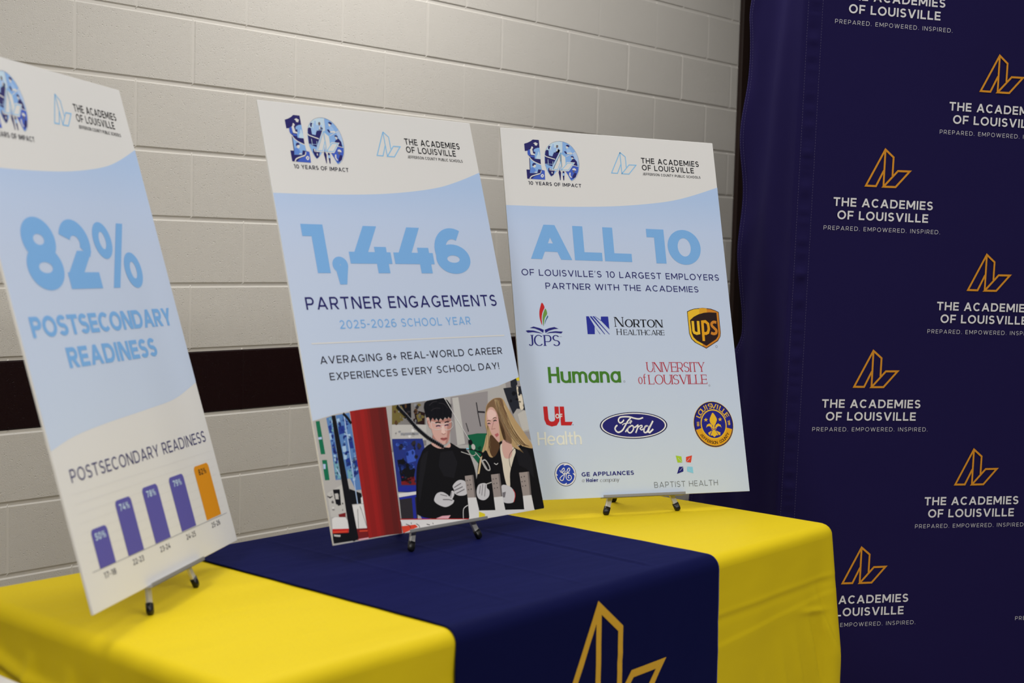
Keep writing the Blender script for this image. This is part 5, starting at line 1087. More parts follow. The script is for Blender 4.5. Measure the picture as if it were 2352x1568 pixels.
   ('P','gold',9,[(544.7,187.9),(545.7,184.0),(550.5,183.9),(546.4,181.5),(547.3,177.5),(543.7,179.9),(539.6,177.7),(541.4,181.5),(537.9,184.1),(542.6,184.1)],0),
  ]),
  ('round_script_logo', 'round blue script logo beside navy words', [
   ('E','ovald',3,100.1,58.3,28.2,28.2),
   ('E','white',4,100.1,58.3,27.0,26.9),
   ('E','geb',5,100.1,58.2,23.9,24.1),
   ('S','white',6,1.9,[(86.3,68.7),(88.3,63.8),(94.2,64.5),(98.1,69.7),(96.5,73.3),(91.7,69.0),(91.2,62.9),(96.7,60.0),(100.2,66.1),(97.5,57.4),(92.5,45.3),(86.6,44.6),(85.1,49.9),(93.5,56.6),(107.8,63.2),(112.4,70.1),(109.7,72.9),(105.3,67.7),(104.7,61.6),(111.5,60.5)],0,1),
   ('S','white',6,1.9,[(104.7,61.6),(101.1,54.6),(102.4,46.7),(108.9,43.8),(114.2,48.0),(113.8,54.2),(108.1,55.7),(106.2,50.9),(109.4,49.1)],0,1),
   ('S','white',6,2.4,[(97.6,79.8),(107.5,81.7),(117.9,77.0),(124.8,67.1)],0,1),
   ('S','white',6,2.4,[(120.3,60.2),(124.6,53.9),(121.8,45.1),(114.1,36.6)],0,1),
   ('S','white',6,2.4,[(101.5,37.1),(94.4,34.2),(85.0,37.6),(78.8,44.8)],0,1),
   ('S','white',6,2.4,[(78.9,56.2),(75.0,61.6),(79.3,72.0),(86.8,79.7)],0,1),
   ('T','navyb',3,'sans','GE APPLIANCES',142.7,51.5,141.8,10.0,.22,1.0),
   ('T','grey',3,'serif','a',141.8,38.4,6.4,8.6,.14,1.0),
   ('T','navyb',3,'round','Haier',153.6,37.9,32.7,8.6,.21,1.0),
   ('T','grey',3,'serif','company',190.3,37.0,52.1,9.0,.13,1.0),
  ]),
  ('leaf_logo', 'four coloured leaves above grey words', [
   ('P','lime',3,[(405.8,94.8),(421.5,92.3),(422.8,77.1),(409.1,77.5)],0),
   ('P','redo',3,[(452.4,94.1),(447.3,76.4),(433.3,77.8),(434.8,90.6)],0),
   ('P','navyb',3,[(412.5,66.8),(424.1,67.0),(423.4,55.0),(404.4,49.5)],0),
   ('P','sky',3,[(434.5,66.6),(450.7,65.6),(451.3,49.6),(434.1,54.7)],0),
   ('S','bluebg',4,.8,[(411.2,88.6),(422.8,77.1)],0,0),
   ('S','bluebg',4,.8,[(445.5,87.6),(433.3,77.3)],0,0),
   ('S','bluebg',4,.8,[(412.8,56.7),(424.7,66.9)],0,0),
   ('S','bluebg',4,.8,[(434.5,66.6),(443.4,55.7)],0,0),
   ('T','greyt',3,'sans','BAPTIST HEALTH',337.6,17.8,181.2,13.8,.115,1.0),
  ]),
 ],
}
BARS = [(54.8, 110.0, 50, 'purp', '17-18'), (156.9, 216.2, 74, 'purp', '22-23'), (263.5, 326.5, 78, 'purp', '23-24'), (376.5, 441.5, 79, 'purp', '24-25'), (493.7, 564.4, 82, 'orng', '25-26')]
POSE = {1: (-1.23640, -1.71770, 0.78410, 0.54380, 0.28970, 0.01350), 2: (-0.60899, -1.57013, 0.77706, -0.04794, 0.29820, -0.00201), 3: (0.05296, -1.50947, 0.77647, -0.43836, 0.27482, 0.00992)}

# ---------------------------------------------------------------- setting
B, C = .4064, .2032
def block_nodes(M, N, L, b):
    tc = N.new('ShaderNodeTexCoord')
    n1 = N.new('ShaderNodeTexNoise'); n1.inputs['Scale'].default_value = 330; n1.inputs['Detail'].default_value = 6; n1.inputs['Roughness'].default_value = .7
    n2 = N.new('ShaderNodeTexVoronoi'); n2.inputs['Scale'].default_value = 125
    n3 = N.new('ShaderNodeTexNoise'); n3.inputs['Scale'].default_value = 55; n3.inputs['Detail'].default_value = 3
    for n in (n1, n2, n3): L.new(tc.outputs['Object'], n.inputs['Vector'])
    pit = N.new('ShaderNodeMapRange'); pit.inputs[1].default_value = .10; pit.inputs[2].default_value = .30; L.new(n2.outputs['Distance'], pit.inputs[0])
    msk = N.new('ShaderNodeMapRange'); msk.inputs[1].default_value = .50; msk.inputs[2].default_value = .60; L.new(n3.outputs['Fac'], msk.inputs[0])
    inv = N.new('ShaderNodeMath'); inv.operation = 'SUBTRACT'; inv.inputs[0].default_value = 1; L.new(msk.outputs[0], inv.inputs[1])
    mx = N.new('ShaderNodeMath'); mx.operation = 'MAXIMUM'; L.new(pit.outputs[0], mx.inputs[0]); L.new(inv.outputs[0], mx.inputs[1])
    ad = N.new('ShaderNodeMath'); ad.operation = 'MULTIPLY_ADD'; L.new(mx.outputs[0], ad.inputs[0]); ad.inputs[1].default_value = .85; L.new(n1.outputs['Fac'], ad.inputs[2])
    bp = N.new('ShaderNodeBump'); bp.inputs['Strength'].default_value = .5; bp.inputs['Distance'].default_value = .0035
    L.new(ad.outputs[0], bp.inputs['Height']); L.new(bp.outputs[0], b.inputs['Normal'])
m_block = mat('painted_block', (.68, .655, .61), .5, 0, .4, block_nodes)
m_band = mat('maroon_block', (.0105, .0014, .0022), .45, 0, .16, block_nodes)
m_joint = mat('painted_joint', (.68, .655, .61), .45, 0, .4)
def build_wall(name, x0, x1, ncourse):
    V, Fc, MI = [], [], []
    j, bv, dp = .0044, .0040, .0040           # half joint, bevel, depth of the tooled joint
    def quad(a, b, c, d, mi): Fc.append([a, b, c, d]); MI.append(mi)
    for r in range(ncourse):
        z0, z1 = r * C, (r + 1) * C
        off = 0 if r % 2 == 0 else .5
        k0 = math.floor(x0 / B - off) - 1
        band = r == 4
        for k in range(int(k0), int(x1 / B) + 2):
            a, b2 = (k + off) * B, (k + off + 1) * B
            a, b2 = max(a, x0), min(b2, x1)
            if b2 - a < .02: continue
            wob = random.uniform(-.0008, .0008)
            ja = j * .8
            xs = [a, a + ja, a + ja + bv, b2 - ja - bv, b2 - ja, b2]
            zs = [z0, z0 + j, z0 + j + bv, z1 - j - bv, z1 - j, z1]
            base = len(V)
            for zi, z in enumerate(zs):
                for xi, x in enumerate(xs):
                    top = 2 <= zi <= 3 and 2 <= xi <= 3
                    edge = (1 <= zi <= 4 and 1 <= xi <= 4) and not top
                    hor = xi in (0, 5) and 1 <= zi <= 4
                    y = wob if top else (wob + .0012 if edge and False else (dp * (.22 if hor else 1.)))
                    if edge: y = dp * (.22 if xi in (1, 4) and 2 <= zi <= 3 else 1.)
                    V.append((x, y, z))
            for zi in range(5):
                for xi in range(5):
                    i = base + zi * 6 + xi
                    face = 1 <= zi <= 3 and 1 <= xi <= 3
                    quad(i, i + 1, i + 7, i + 6, (1 if band else 0) if face or (band and 1 <= zi <= 3) else 2)
    o = mesh(name, V, Fc, [m_block, m_band, m_joint], None, MI)
    o['kind'] = 'structure'
    return o
build_wall('wall_back', -2.9, 3.315, 15)
def floor_nodes(M, N, L, b):
    tc = N.new('ShaderNodeTexCoord'); n = N.new('ShaderNodeTexNoise'); n.inputs['Scale'].default_value = 14; n.inputs['Detail'].default_value = 6
    cr = N.new('ShaderNodeValToRGB'); cr.color_ramp.elements[0].color = (.34, .31, .27, 1); cr.color_ramp.elements[1].color = (.46, .43, .38, 1)
    L.new(tc.outputs['Object'], n.inputs['Vector']); L.new(n.outputs['Fac'], cr.inputs[0]); L.new(cr.outputs[0], b.inputs['Base Color'])
bm = bmesh.new(); box_bm(bm, -6, 6, -7, .02, -.05, 0)
tag(bm_obj('floor', bm, mat('floor_tile', (.4, .37, .33), .35, 0, .5, floor_nodes)), kind='structure')
# dark steel door frame and door where the block wall ends
m_steel = mat('door_paint', (.020, .0085, .006), .35, 0, .5)
d = empty('door_1', (3.315, 0, 0)); d['kind'] = 'structure'
bm = bmesh.new(); box_bm(bm, 0.0, .052, -.022, .09, 0, 2.75, .004); box_bm(bm, .052, .07, .03, .09, 0, 2.75, .002)
box_bm(bm, 1.0, 1.052, -.022, .09, 0, 2.75, .004); box_bm(bm, .052, 1.0, -.022, .09, 2.70, 2.75, .004)
bm_obj('door_frame', bm, m_steel, d)
bm = bmesh.new(); box_bm(bm, .07, .998, .045, .088, .006, 2.69, .003); bm_obj('door_leaf', bm, m_steel, d)
bm = bmesh.new(); box_bm(bm, 3.315, 4.367, 0, .09, 2.75, 3.05); box_bm(bm, 4.367, 6, 0, .09, 0, 3.05)
tag(bm_obj('wall_right', bm, m_joint), kind='structure')

# ---------------------------------------------------------------- table cloth
TZ = .731                     # height of the cloth on the table
X0, X1, Y0, Y1 = -1.21, .577, -2.033, -1.250
def cloth_nodes(col):
    def f(M, N, L, b):
        tc = N.new('ShaderNodeTexCoord')
        n = N.new('ShaderNodeTexNoise'); n.inputs['Scale'].default_value = 5.; n.inputs['Detail'].default_value = 3.; n.inputs['Roughness'].default_value = .45
        mp = N.new('ShaderNodeMapping'); mp.inputs['Scale'].default_value = (.7, 2.2, 1.); mp.inputs['Rotation'].default_value = (0, 0, .25)
        L.new(tc.outputs['Object'], mp.inputs[0]); L.new(mp.outputs[0], n.inputs['Vector'])
        wv = N.new('ShaderNodeTexNoise'); wv.inputs['Scale'].default_value = 900; L.new(tc.outputs['Object'], wv.inputs['Vector'])
        ad = N.new('ShaderNodeMath'); ad.operation = 'MULTIPLY_ADD'; L.new(wv.outputs['Fac'], ad.inputs[0]); ad.inputs[1].default_value = .008; L.new(n.outputs['Fac'], ad.inputs[2])
        bp = N.new('ShaderNodeBump'); bp.inputs['Strength'].default_value = .55; bp.inputs['Distance'].default_value = .012
        L.new(ad.outputs[0], bp.inputs['Height']); L.new(bp.outputs[0], b.inputs['Normal'])
    return f
m_yel = mat('yellow_polyester', (.735, .556, .011), .6, 0, .10, cloth_nodes(0), 0)
m_nav = mat('navy_polyester', (.0046, .0056, .040), .65, 0, .02, cloth_nodes(0), .24)
m_nav.node_tree.nodes['Principled BSDF'].inputs['Sheen Tint'].default_value = (.12, .16, 1, 1)
m_gold = mat('gold_print', (.68, .38, .03), .5, 0, .2)

def rect_pts(x0, x1, y0, y1, r, n=14, ds=.008):
    """points round a rounded rectangle, counter-clockwise from the front left, with outward normals"""
    out = []
    cs = [((x0 + r, y0 + r), 180), ((x1 - r, y0 + r), 270), ((x1 - r, y1 - r), 0), ((x0 + r, y1 - r), 90)]
    for i, ((cx, cy), a) in enumerate(cs):
        for k in range(n + 1):
            t = math.radians(a + 90 * k / n); out.append((cx + r * math.cos(t), cy + r * math.sin(t), math.cos(t), math.sin(t)))
        (nx, ny), na = cs[(i + 1) % 4]
        t = math.radians(a + 90); s = (cx + r * math.cos(t), cy + r * math.sin(t)); e = (nx + r * math.cos(math.radians(na)), ny + r * math.sin(math.radians(na)))
        L = math.hypot(e[0] - s[0], e[1] - s[1]); q = max(int(L / ds), 2)
        for k in range(1, q):
            out.append((s[0] + (e[0] - s[0]) * k / q, s[1] + (e[1] - s[1]) * k / q, math.cos(t), math.sin(t)))
    return out
def crease(x, z):
    """soft packing creases on the hanging front, and slanting pulls near the right corner"""
    d = 0.
    d += .0016 * math.exp(-((z - (.606 + .02 * x)) / .005) ** 2) - .0018 * math.exp(-((z - (.592 + .02 * x)) / .008) ** 2)
    e = z - (.560 + .075 * (x - .25)); d += (.0022 * max(min(-e / .006, 1), 0)) * math.exp(-(e / .035) ** 2)
    if x > .3: d += .006 * math.exp(-((z - (.545 - .12 * (x - .45))) / .007) ** 2) * math.exp(-((x - .46) / .05) ** 2)
    for cx, sl, zz, a in ((.49, .50, .55, .010), (.44, .36, .52, .008), (.39, .34, .47, .007), (.33, .30, .45, .006), (.26, .26, .40, .006), (.17, .2, .38, .005), (-.85, -.3, .4, .004), (-1.0, -.2, .45, .004)):
        e = x - (cx + (zz - z) * sl)
        d += a * math.exp(-(e / (.006 if e > 0 else .02)) ** 2) * min(max((zz + .06 - z) / .12, 0), 1)
    d += .0035 * noise.noise(Vector((x * 7, z * 5, 3.1)))
    return d
RE = .026
pts = rect_pts(X0, X1, Y0, Y1, .042)
V, Fc = [], []
rings = []
def add_ring(fn):
    b = len(V)
    for p in pts: V.append(fn(*p))
    rings.append(b)
NP = len(pts)
for ins in (.36, .24, .14, .08, .05, .032):
    ip = rect_pts(X0 + ins, X1 - ins, Y0 + ins, Y1 - ins, .03 if ins < .3 else .02)
    # same count: scale the outline inwards
    cx, cy = (X0 + X1) / 2, (Y0 + Y1) / 2; fx, fy = 1 - ins / ((X1 - X0) / 2), 1 - ins / ((Y1 - Y0) / 2)
    add_ring(lambda x, y, nx, ny: (cx + (x - cx) * fx, cy + (y - cy) * fy, TZ))
for k in range(0, 7):
    a = math.pi / 2 * k / 6
    add_ring(lambda x, y, nx, ny: (x - nx * RE * (1 - math.sin(a)), y - ny * RE * (1 - math.sin(a)), TZ - RE * (1 - math.cos(a))))
NZ = 150
for k in range(1, NZ + 1):
    z = (TZ - RE) * (1 - k / NZ) + .004; dep = TZ - RE - z
    def fn(x, y, nx, ny):
        cd = min(math.hypot(x - qx, y - qy) for qx in (X0, X1) for qy in (Y0, Y1))
        g = (.022 if nx > .7 else .012) * dep
        # fold of spare cloth at each corner, starting just below the table edge
        win = max(1 - cd / .085, 0)
        g += win * min(dep * .13, .036)
        s = x if abs(ny) > .7 else y
        rip = .010 * dep * math.sin(s * 15 + 1.1) * (1 if abs(nx) > .7 else .35)
        g += rip * max(1 - math.exp(-(cd / .16) ** 2) * 1.2, 0)
        if ny < -.7: g += crease(x, z) * min(dep / .05, 1) * min(max((cd - .012) / .05, 0), 1)
        if nx < -.7:
            g += .006 * noise.noise(Vector((y * 9, z * 9, 1.3))) * min(dep / .06, 1)
            for zz, a in ((.672, .009), (.640, .010), (.60, .009), (.545, .005)):
                g += a * math.exp(-((z - zz - .05 * math.sin(y * 5)) / .012) ** 2)
            for yy, a in ((-1.50, .007), (-1.62, .006), (-1.72, .006), (-1.4, .005), (-1.86, .006)): g += a * math.exp(-((y - yy - .08 * (z - .55)) / .014) ** 2) * min(max((.675 - z) / .04, 0), 1)
        return (x + nx * g, y + ny * g, z)
    add_ring(fn)
for a, b in zip(rings, rings[1:]):
    for i in range(NP):
        j = (i + 1) % NP; Fc.append([a + i, b + i, b + j, a + j])
Fc.append([rings[0] + i for i in range(NP)])
o = mesh('tablecloth', V, Fc, m_yel, None, None, True)
tag(o, 'bright yellow tablecloth draped over the long table, under the navy runner', 'tablecloth')

# ---------------------------------------------------------------- table runner
RX0, RX1 = -.757, .048
th = .0022
prof = []
fy, by = Y0 - th, Y1 + th
prof += [(fy - .012, .06 + .0)]
for k in range(1, 30):
    z = .06 + (TZ - RE - .06) * k / 30; prof.append((fy - .014 * (TZ - RE - z), z))
for k in range(0, 7):
    a = math.pi / 2 * k / 6; prof.append((fy + (RE + th) * (1 - math.cos(a)), TZ + th - (RE + th) * (1 - math.sin(a))))
n = 36
for k in range(1, n): prof.append((fy + RE + th + (by - fy - 2 * (RE + th)) * k / n, TZ + th))
for k in range(0, 7):
    a = math.pi / 2 * k / 6; prof.append((by - (RE + th) * (1 - math.sin(a)), TZ + th - (RE + th) * (1 - math.cos(a))))
for k in range(1, 16): prof.append((by, TZ - RE - (TZ - RE - .1) * k / 15))
V, Fc = [], []
NX = 160
for pi, (y, z) in enumerate(prof):
    for k in range(NX + 1):
        x = RX0 + (RX1 - RX0) * k / NX
        ex = 0.
        if k in (0, NX): ex = .0016 * noise.noise(Vector((y * 14 + z * 14, k, 0)))
        dy = -crease(x, z) * .4 - .0012 if y < Y0 and z < TZ - RE - .01 else 0
        zr = z
        if z > TZ and Y0 + .05 < y < Y1 - .05:
            for cx, a in ((-.135, .0016), (-.15, -.001), (-.36, .0010), (-.56, .0012)): zr += a * math.exp(-((x - cx - .012 * math.sin(y * 3)) / .006) ** 2)
            zr += .0005 * (1 + noise.noise(Vector((x * 4, y * 7, 2))))
        V.append((x + ex, y + dy * min((TZ - RE - z) / .05, 1) if dy else y, zr))
for a in range(len(prof) - 1):
    for k in range(NX):
        i = a * (NX + 1) + k; Fc.append([i, i + 1, i + NX + 2, i + NX + 1])
run = mesh('table_runner', V, Fc, m_nav, None, None, True)
md = run.modifiers.new('thick', 'SOLIDIFY'); md.thickness = .0014; md.offset = 1
tag(run, 'navy blue table runner with gold letterform print, laid across the yellow tablecloth', 'table runner')
# the printed letterform on the hanging front of the runner
NL = [(0, [(172, 170), (151, 127), (120, 127), (173.5, 229), (200, 208.5), (200, 158)]), (0, [(173.6, 226.5), (174, 126.5)]), (1, [(174, 126.5), (216, 171.5), (252.6, 172), (211.3, 127)])]
V, Fc = [], []
k = .00262
for cl, p in NL:
    q = [(-.369 + (a - 173.5) * k, .702 + (b_ - 229) * k) for a, b_ in p]
    dense = []
    for i in range(len(q) if cl else len(q) - 1):
        a, b_ = q[i], q[(i + 1) % len(q)]; dense += [(a[0] + (b_[0] - a[0]) * t / 8, a[1] + (b_[1] - a[1]) * t / 8) for t in range(8)]
    if not cl: dense.append(q[-1])
    for qi, poly in enumerate(offset_line(dense, .0155, cl)):
        b0 = len(V)
        for x, z in poly:
            V.append((x, fy - .014 * (TZ - RE - z) - .4 * crease(x, z) * min((TZ - RE - z) / .05, 1) - .0012 - .0022 - .00005 * NL.index((cl, p)), z))
        Fc.append([b0, b0 + 1, b0 + 2, b0 + 3])
o = mesh('printed_letterform', V, Fc, m_gold, run); o['label'] = 'gold outlined letterform print'

# ---------------------------------------------------------------- printed boards on small easels
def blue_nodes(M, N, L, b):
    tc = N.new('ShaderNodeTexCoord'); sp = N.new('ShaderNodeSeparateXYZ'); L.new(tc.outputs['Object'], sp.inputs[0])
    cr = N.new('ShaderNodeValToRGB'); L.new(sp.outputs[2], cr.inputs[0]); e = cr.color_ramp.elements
    e[0].position = 0; e[0].color = (*alb((194, 202, 214)), 1); e[1].position = .76; e[1].color = (*alb((166, 185, 217)), 1)  # printed gradient; lower stops lightened in colour to offset lamplight fading downward
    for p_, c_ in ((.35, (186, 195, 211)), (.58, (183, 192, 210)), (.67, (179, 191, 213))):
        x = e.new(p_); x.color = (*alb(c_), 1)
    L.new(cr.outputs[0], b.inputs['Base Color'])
m_blue = mat('pale_blue_ink_painted_light', alb((182, 192, 209)), .5, 0, .14, blue_nodes)
m_board = mat('white_foam_board', (.81, .81, .81), .5, 0, .14)
m_edge = mat('foam_edge', (.78, .76, .70), .7)
W_, H_, T_ = .6096, .9144, .005
def frame(q):
    x, y, z, yaw, tilt, roll = q
    return Matrix.Translation((x, y, z)) @ Matrix.Rotation(yaw, 4, 'Z') @ Matrix.Rotation(-tilt, 4, 'X') @ Matrix.Rotation(roll, 4, 'Y')
def wave(pts, n=5):
    return smooth_pts(pts, False, n)
TOPW = wave([(0.0, 716.6), (119.4, 718.5), (249.2, 724.0), (349.6, 732.5), (453.0, 747), (524.4, 764.6), (609.6, 792.8)])
m_alu = mat('brushed_aluminium', (.72, .71, .69), .36, .3)
m_led = mat('satin_aluminium_ledge', (.40, .40, .41), .34, .45)
m_rub = mat('black_rubber', (.006, .006, .007), .32, 0, .5)

def panel(name, parent, bottom):
    V = [(x / 1000, -.0001, y / 1000) for x, y in TOPW]; Bm = [(x / 1000, -.0001, y / 1000) for x, y in bottom]
    # a strip between the two curved edges
    Vv, Ff = [], []
    n = 40
    def at(c, u):
        for a, b_ in zip(c, c[1:]):
            if a[0] <= u <= b_[0] + 1e-9: t = (u - a[0]) / (b_[0] - a[0] or 1); return a[2] + (b_[2] - a[2]) * t
        return c[-1][2]
    for i in range(n + 1):
        u = .6096 * i / n; Vv += [(u, -.0001, at(Bm, u)), (u, -.0001, at(V, u))]
    for i in range(n): Ff.append([2 * i, 2 * i + 2, 2 * i + 3, 2 * i + 1])
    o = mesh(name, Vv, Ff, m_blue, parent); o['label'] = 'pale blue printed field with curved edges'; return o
def bar_poly(u0, u1, v0, v1, r=9.):
    p = [(u0, v0), (u1, v0)]
    for cx, a0 in ((u1 - r, 0), (u0 + r, 90)):
        for k in range(7):
            a = math.radians(a0 + 15 * k); p.append((cx + r * math.cos(a), v1 - r + r * math.sin(a)))
    return p
HEADM = {}
def board(n, label):
    q = POSE[n]; M = frame(q)
    root = empty('printed_board', mtx=M)
    tag(root, label, 'display board')
    bm = bmesh.new(); box_bm(bm, 0, W_, 0, T_, 0, H_, .0006, 1)
    o = bm_obj('foam_board', bm, [m_board, m_edge], root)
    for p in o.data.polygons:
        if abs(p.normal.y) < .5: p.material_index = 1
    o['label'] = 'white foam board with pale edge'
    bot = {1: wave([(0.0, 260.6), (81.6, 274.6), (197.6, 283.3), (368.6, 290.9), (495.0, 298.7), (609.6, 321.4)]),
           2: wave([(0.0, 247.1), (61.6, 256.9), (145.0, 262.7), (284.8, 266.5), (436.2, 275.7), (538.2, 287.2), (609.6, 303.9)]), 3: [(0, 0), (609.6, 0)]}[n]
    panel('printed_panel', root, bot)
    for nm, lb, prims in PRINT['H']:
        if nm in HEADM:
            o = bpy.data.objects.new(nm, HEADM[nm]); COL.objects.link(o); o.parent = root; o['label'] = lb
        else: o = print_mesh(nm, prims, root, lb); HEADM[nm] = o.data
    for nm, lb, prims in PRINT[n]:
        if nm == 'printed_panel': continue
        if nm == 'printed_photo': o = print_mesh(nm, clip_photo(prims, bot), root, lb)
        elif nm == 'bar_chart':
            head = [p for p in prims]
            print_mesh('chart_title', head, root, 'thin navy chart heading')
            base = 61.2
            ch = [('S', 'grey', 3, .9, [(28.4, base), (592, base - 2.5)], 0, 0)]
            for i in range(1, 9): ch.append(('S', 'faint', 2, .5, [(28.4, base + i * 15.6), (592, base + i * 15.6 - 2)], 0, 0))
            for u0, u1, pct, cl, yr in BARS:
                uc = (u0 + u1) / 2; ch.append(('T', 'ink', 3, 'sans', yr, uc - 20.5, base - 17.5, 41, 9.5, .15, 1.))
            print_mesh('chart_axis', ch, root, 'thin grey axis line with season labels')
            for u0, u1, pct, cl, yr in BARS:
                uc = (u0 + u1) / 2; v1 = base + 1.265 * pct
                print_mesh('chart_bar', [('P', cl, 3, bar_poly(u0, u1, base, v1), 0), ('T', 'black' if cl == 'orng' else 'pale', 4, 'sans', '%d%%' % pct, uc - 18, v1 - 19, 36, 11.5, .21, 1.)], root,
                           ('orange' if cl == 'orng' else 'purple') + ' chart bar, marked %d percent' % pct)
        else: print_mesh(nm, prims, root, lb)
    return root
def clip_photo(prims, bot):
    """cut the photograph's shapes to the printed picture area"""
    def top_at(u):
        if u <= 0: return bot[0][1]
        for a, b_ in zip(bot, bot[1:]):
            if a[0] <= u <= b_[0]: return a[1] + (b_[1] - a[1]) * (u - a[0]) / (b_[0] - a[0])
        return bot[-1][1]
    lim = [[(0, 0), (609.6, 0)], ]
    out = []
    for q in prims:
        for p in prim_polys(q):
            p = [(u, v) for u, v in p]
            for f in (lambda t: t[0], lambda t: 609.6 - t[0], lambda t: t[1]):
                r = []
                for i in range(len(p)):
                    a, b_ = p[i], p[(i + 1) % len(p)]; fa, fb = f(a), f(b_)
                    if fa >= 0: r.append(a)
                    if (fa >= 0) != (fb >= 0):
                        t = fa / (fa - fb); r.append((a[0] + (b_[0] - a[0]) * t, a[1] + (b_[1] - a[1]) * t))
                p = r
                if len(p) < 3: break
            if len(p) < 3: continue
            p = [(u, min(v, top_at(u))) for u, v in p]
            ar = sum(p[i][0] * p[(i + 1) % len(p)][1] - p[(i + 1) % len(p)][0] * p[i][1] for i in range(len(p)))
            if abs(ar) < .2: continue
            out.append(('P', q[1], q[2], p, 0))
    return out

def easel(n, label, zc):
    """small folding table easel behind and under board n"""
    q = POSE[n]; M = frame(q)
    c = M @ Vector((W_ / 2, .012, 0)); 
    yaw = q[3]
    Rz = Matrix.Rotation(yaw, 4, 'Z'); tilt = q[4]
    root = empty('tabletop_easel', mtx=Matrix.Translation((c.x, c.y, zc)) @ Rz)
    tag(root, label, 'easel', 'folding table easels under the boards')
    inv = root.matrix_world.inverted()
    def loc(u, y, v): return inv @ (M @ Vector((W_ / 2 + u, y, v)))
    dv = -(loc(0, .0115, 0).z) / math.cos(tilt) + .004       # where the legs meet the cloth, along the board
    ap = .205
    def bar(a, b_, side, wd, tk):
        """flat bar from a to b, wide along `side`"""
        bm = bmesh.new(); L = (b_ - a).length; zax = (b_ - a).normalized(); xax = (side - zax * side.dot(zax)).normalized(); yax = zax.cross(xax)
        mt = Matrix((xax, yax, zax)).transposed().to_4x4(); mt.translation = a
        box_bm(bm, -wd / 2, wd / 2, -tk / 2, tk / 2, 0, L, .0012, 2); bmesh.ops.transform(bm, matrix=mt, verts=bm.verts); return bm
    def tip(bm, a, b_, side, wd, tk, L):
        zax = (b_ - a).normalized(); xax = (side - zax * side.dot(zax)).normalized(); yax = zax.cross(xax)
        mt = Matrix((xax, yax, zax)).transposed().to_4x4(); mt.translation = a
        rings_ = []
        for t, f in ((0, .45), (.06, .72), (.18, .92), (.35, 1.), (1., 1.)):
            rr = []
            for k in range(20):
                an = math.tau * k / 20; ca, sa = math.cos(an), math.sin(an)
                ex = lambda v: math.copysign(abs(v) ** .55, v)
                rr.append(bm.verts.new(mt @ Vector((ex(ca) * wd / 2 * f, ex(sa) * tk / 2 * f, t * L))))
            rings_.append(rr)
        for r0, r1_ in zip(rings_, rings_[1:]):
            for k in range(20): bm.faces.new((r0[k], r0[(k + 1) % 20], r1_[(k + 1) % 20], r1_[k]))
        bm.faces.new(rings_[0][::-1]); bm.faces.new(rings_[-1])
    su = loc(1, 0, 0) - loc(0, 0, 0)
    apx = loc(0, .0125, ap)
    for s in (-1, 1):
        foot = loc(s * .101, .0115, dv); foot.z = .0002
        top = loc(s * .006, .0115, ap)
        d_ = (top - foot).normalized(); foot = foot + d_ * .0
        lg = bm_obj('leg', bar(foot + d_ * .012, top, su, .0130, .006), m_alu, root)
        bm = bmesh.new(); tip(bm, foot, top, su, .0155, .0105, .0205)
        o = bm_obj('rubber_tip', bm, m_rub, lg, True); o['label'] = 'black rubber foot'
    foot = Vector((0, .140, .0002)); top = apx + Vector((0, .008, 0)); d_ = (top - foot).normalized()
    side = Vector((1, 0, 0))
    lg = bm_obj('leg', bar(foot + d_ * .012, top, side, .0130, .006), m_alu, root)
    bm = bmesh.new(); tip(bm, foot, top, side, .0155, .0105, .0205)
    o = bm_obj('rubber_tip', bm, m_rub, lg, True); o['label'] = 'black rubber foot'
    # hinge and the ledge that carries the board
    bm = bmesh.new(); box_bm(bm, -.012, .012, -.004, .012, -.012, .012, .002)
    bmesh.ops.transform(bm, matrix=Matrix.Translation(apx) @ Matrix.Rotation(-tilt, 4, 'X'), verts=bm.verts); bm_obj('hinge', bm, m_alu, root)
    bm = bmesh.new()
    box_bm(bm, -.113, .113, -.0105, .0078, -.0024, -.0006, .0003, 1)
    box_bm(bm, -.113, .113, -.0105, -.0090, -.0024, .0050, .0003, 1)
    for v in bm.verts: v.co = loc(v.co.x, v.co.y, v.co.z)
    o = bm_obj('ledge', bm, m_led, root); o['label'] = 'aluminium ledge bar under the board'
    return root
board(1, 'white and pale blue board reading 82% postsecondary readiness, with a bar chart')
board(2, 'white and pale blue board reading 1,446 partner engagements, with a workshop photograph')
board(3, 'white and pale blue board reading ALL 10, covered in employer logos')
easel(1, 'small aluminium easel with black feet on yellow cloth, under the board with the bar chart', TZ)
easel(2, 'small aluminium easel standing on the navy runner, under the board with the photograph', TZ + th + .0031)
easel(3, 'small aluminium easel with black feet on yellow cloth, under the board of employer logos', TZ)

# ---------------------------------------------------------------- fabric backdrop
def fabric_nodes(M, N, L, b):
    tc = N.new('ShaderNodeTexCoord'); n = N.new('ShaderNodeTexNoise'); n.inputs['Scale'].default_value = 3.; n.inputs['Detail'].default_value = 2
    L.new(tc.outputs['Object'], n.inputs['Vector'])
    wv = N.new('ShaderNodeTexNoise'); wv.inputs['Scale'].default_value = 1100; L.new(tc.outputs['Object'], wv.inputs['Vector'])
    ad = N.new('ShaderNodeMath'); ad.operation = 'MULTIPLY_ADD'; L.new(wv.outputs['Fac'], ad.inputs[0]); ad.inputs[1].default_value = .01; L.new(n.outputs['Fac'], ad.inputs[2])
    bp = N.new('ShaderNodeBump'); bp.inputs['Strength'].default_value = .4; bp.inputs['Distance'].default_value = .015
    L.new(ad.outputs[0], bp.inputs['Height']); L.new(bp.outputs[0], b.inputs['Normal'])
m_fab = mat('purple_navy_fabric', (.0150, .0110, .068), .75, 0, .05, fabric_nodes, 0)
m_fw = mat('white_fabric_print', (.80, .80, .84), .6, 0, .1)
m_fo = mat('orange_fabric_print', (.74, .31, .028), .6, 0, .1)
m_st = mat('pale_thread', (.10, .085, .20), .7)
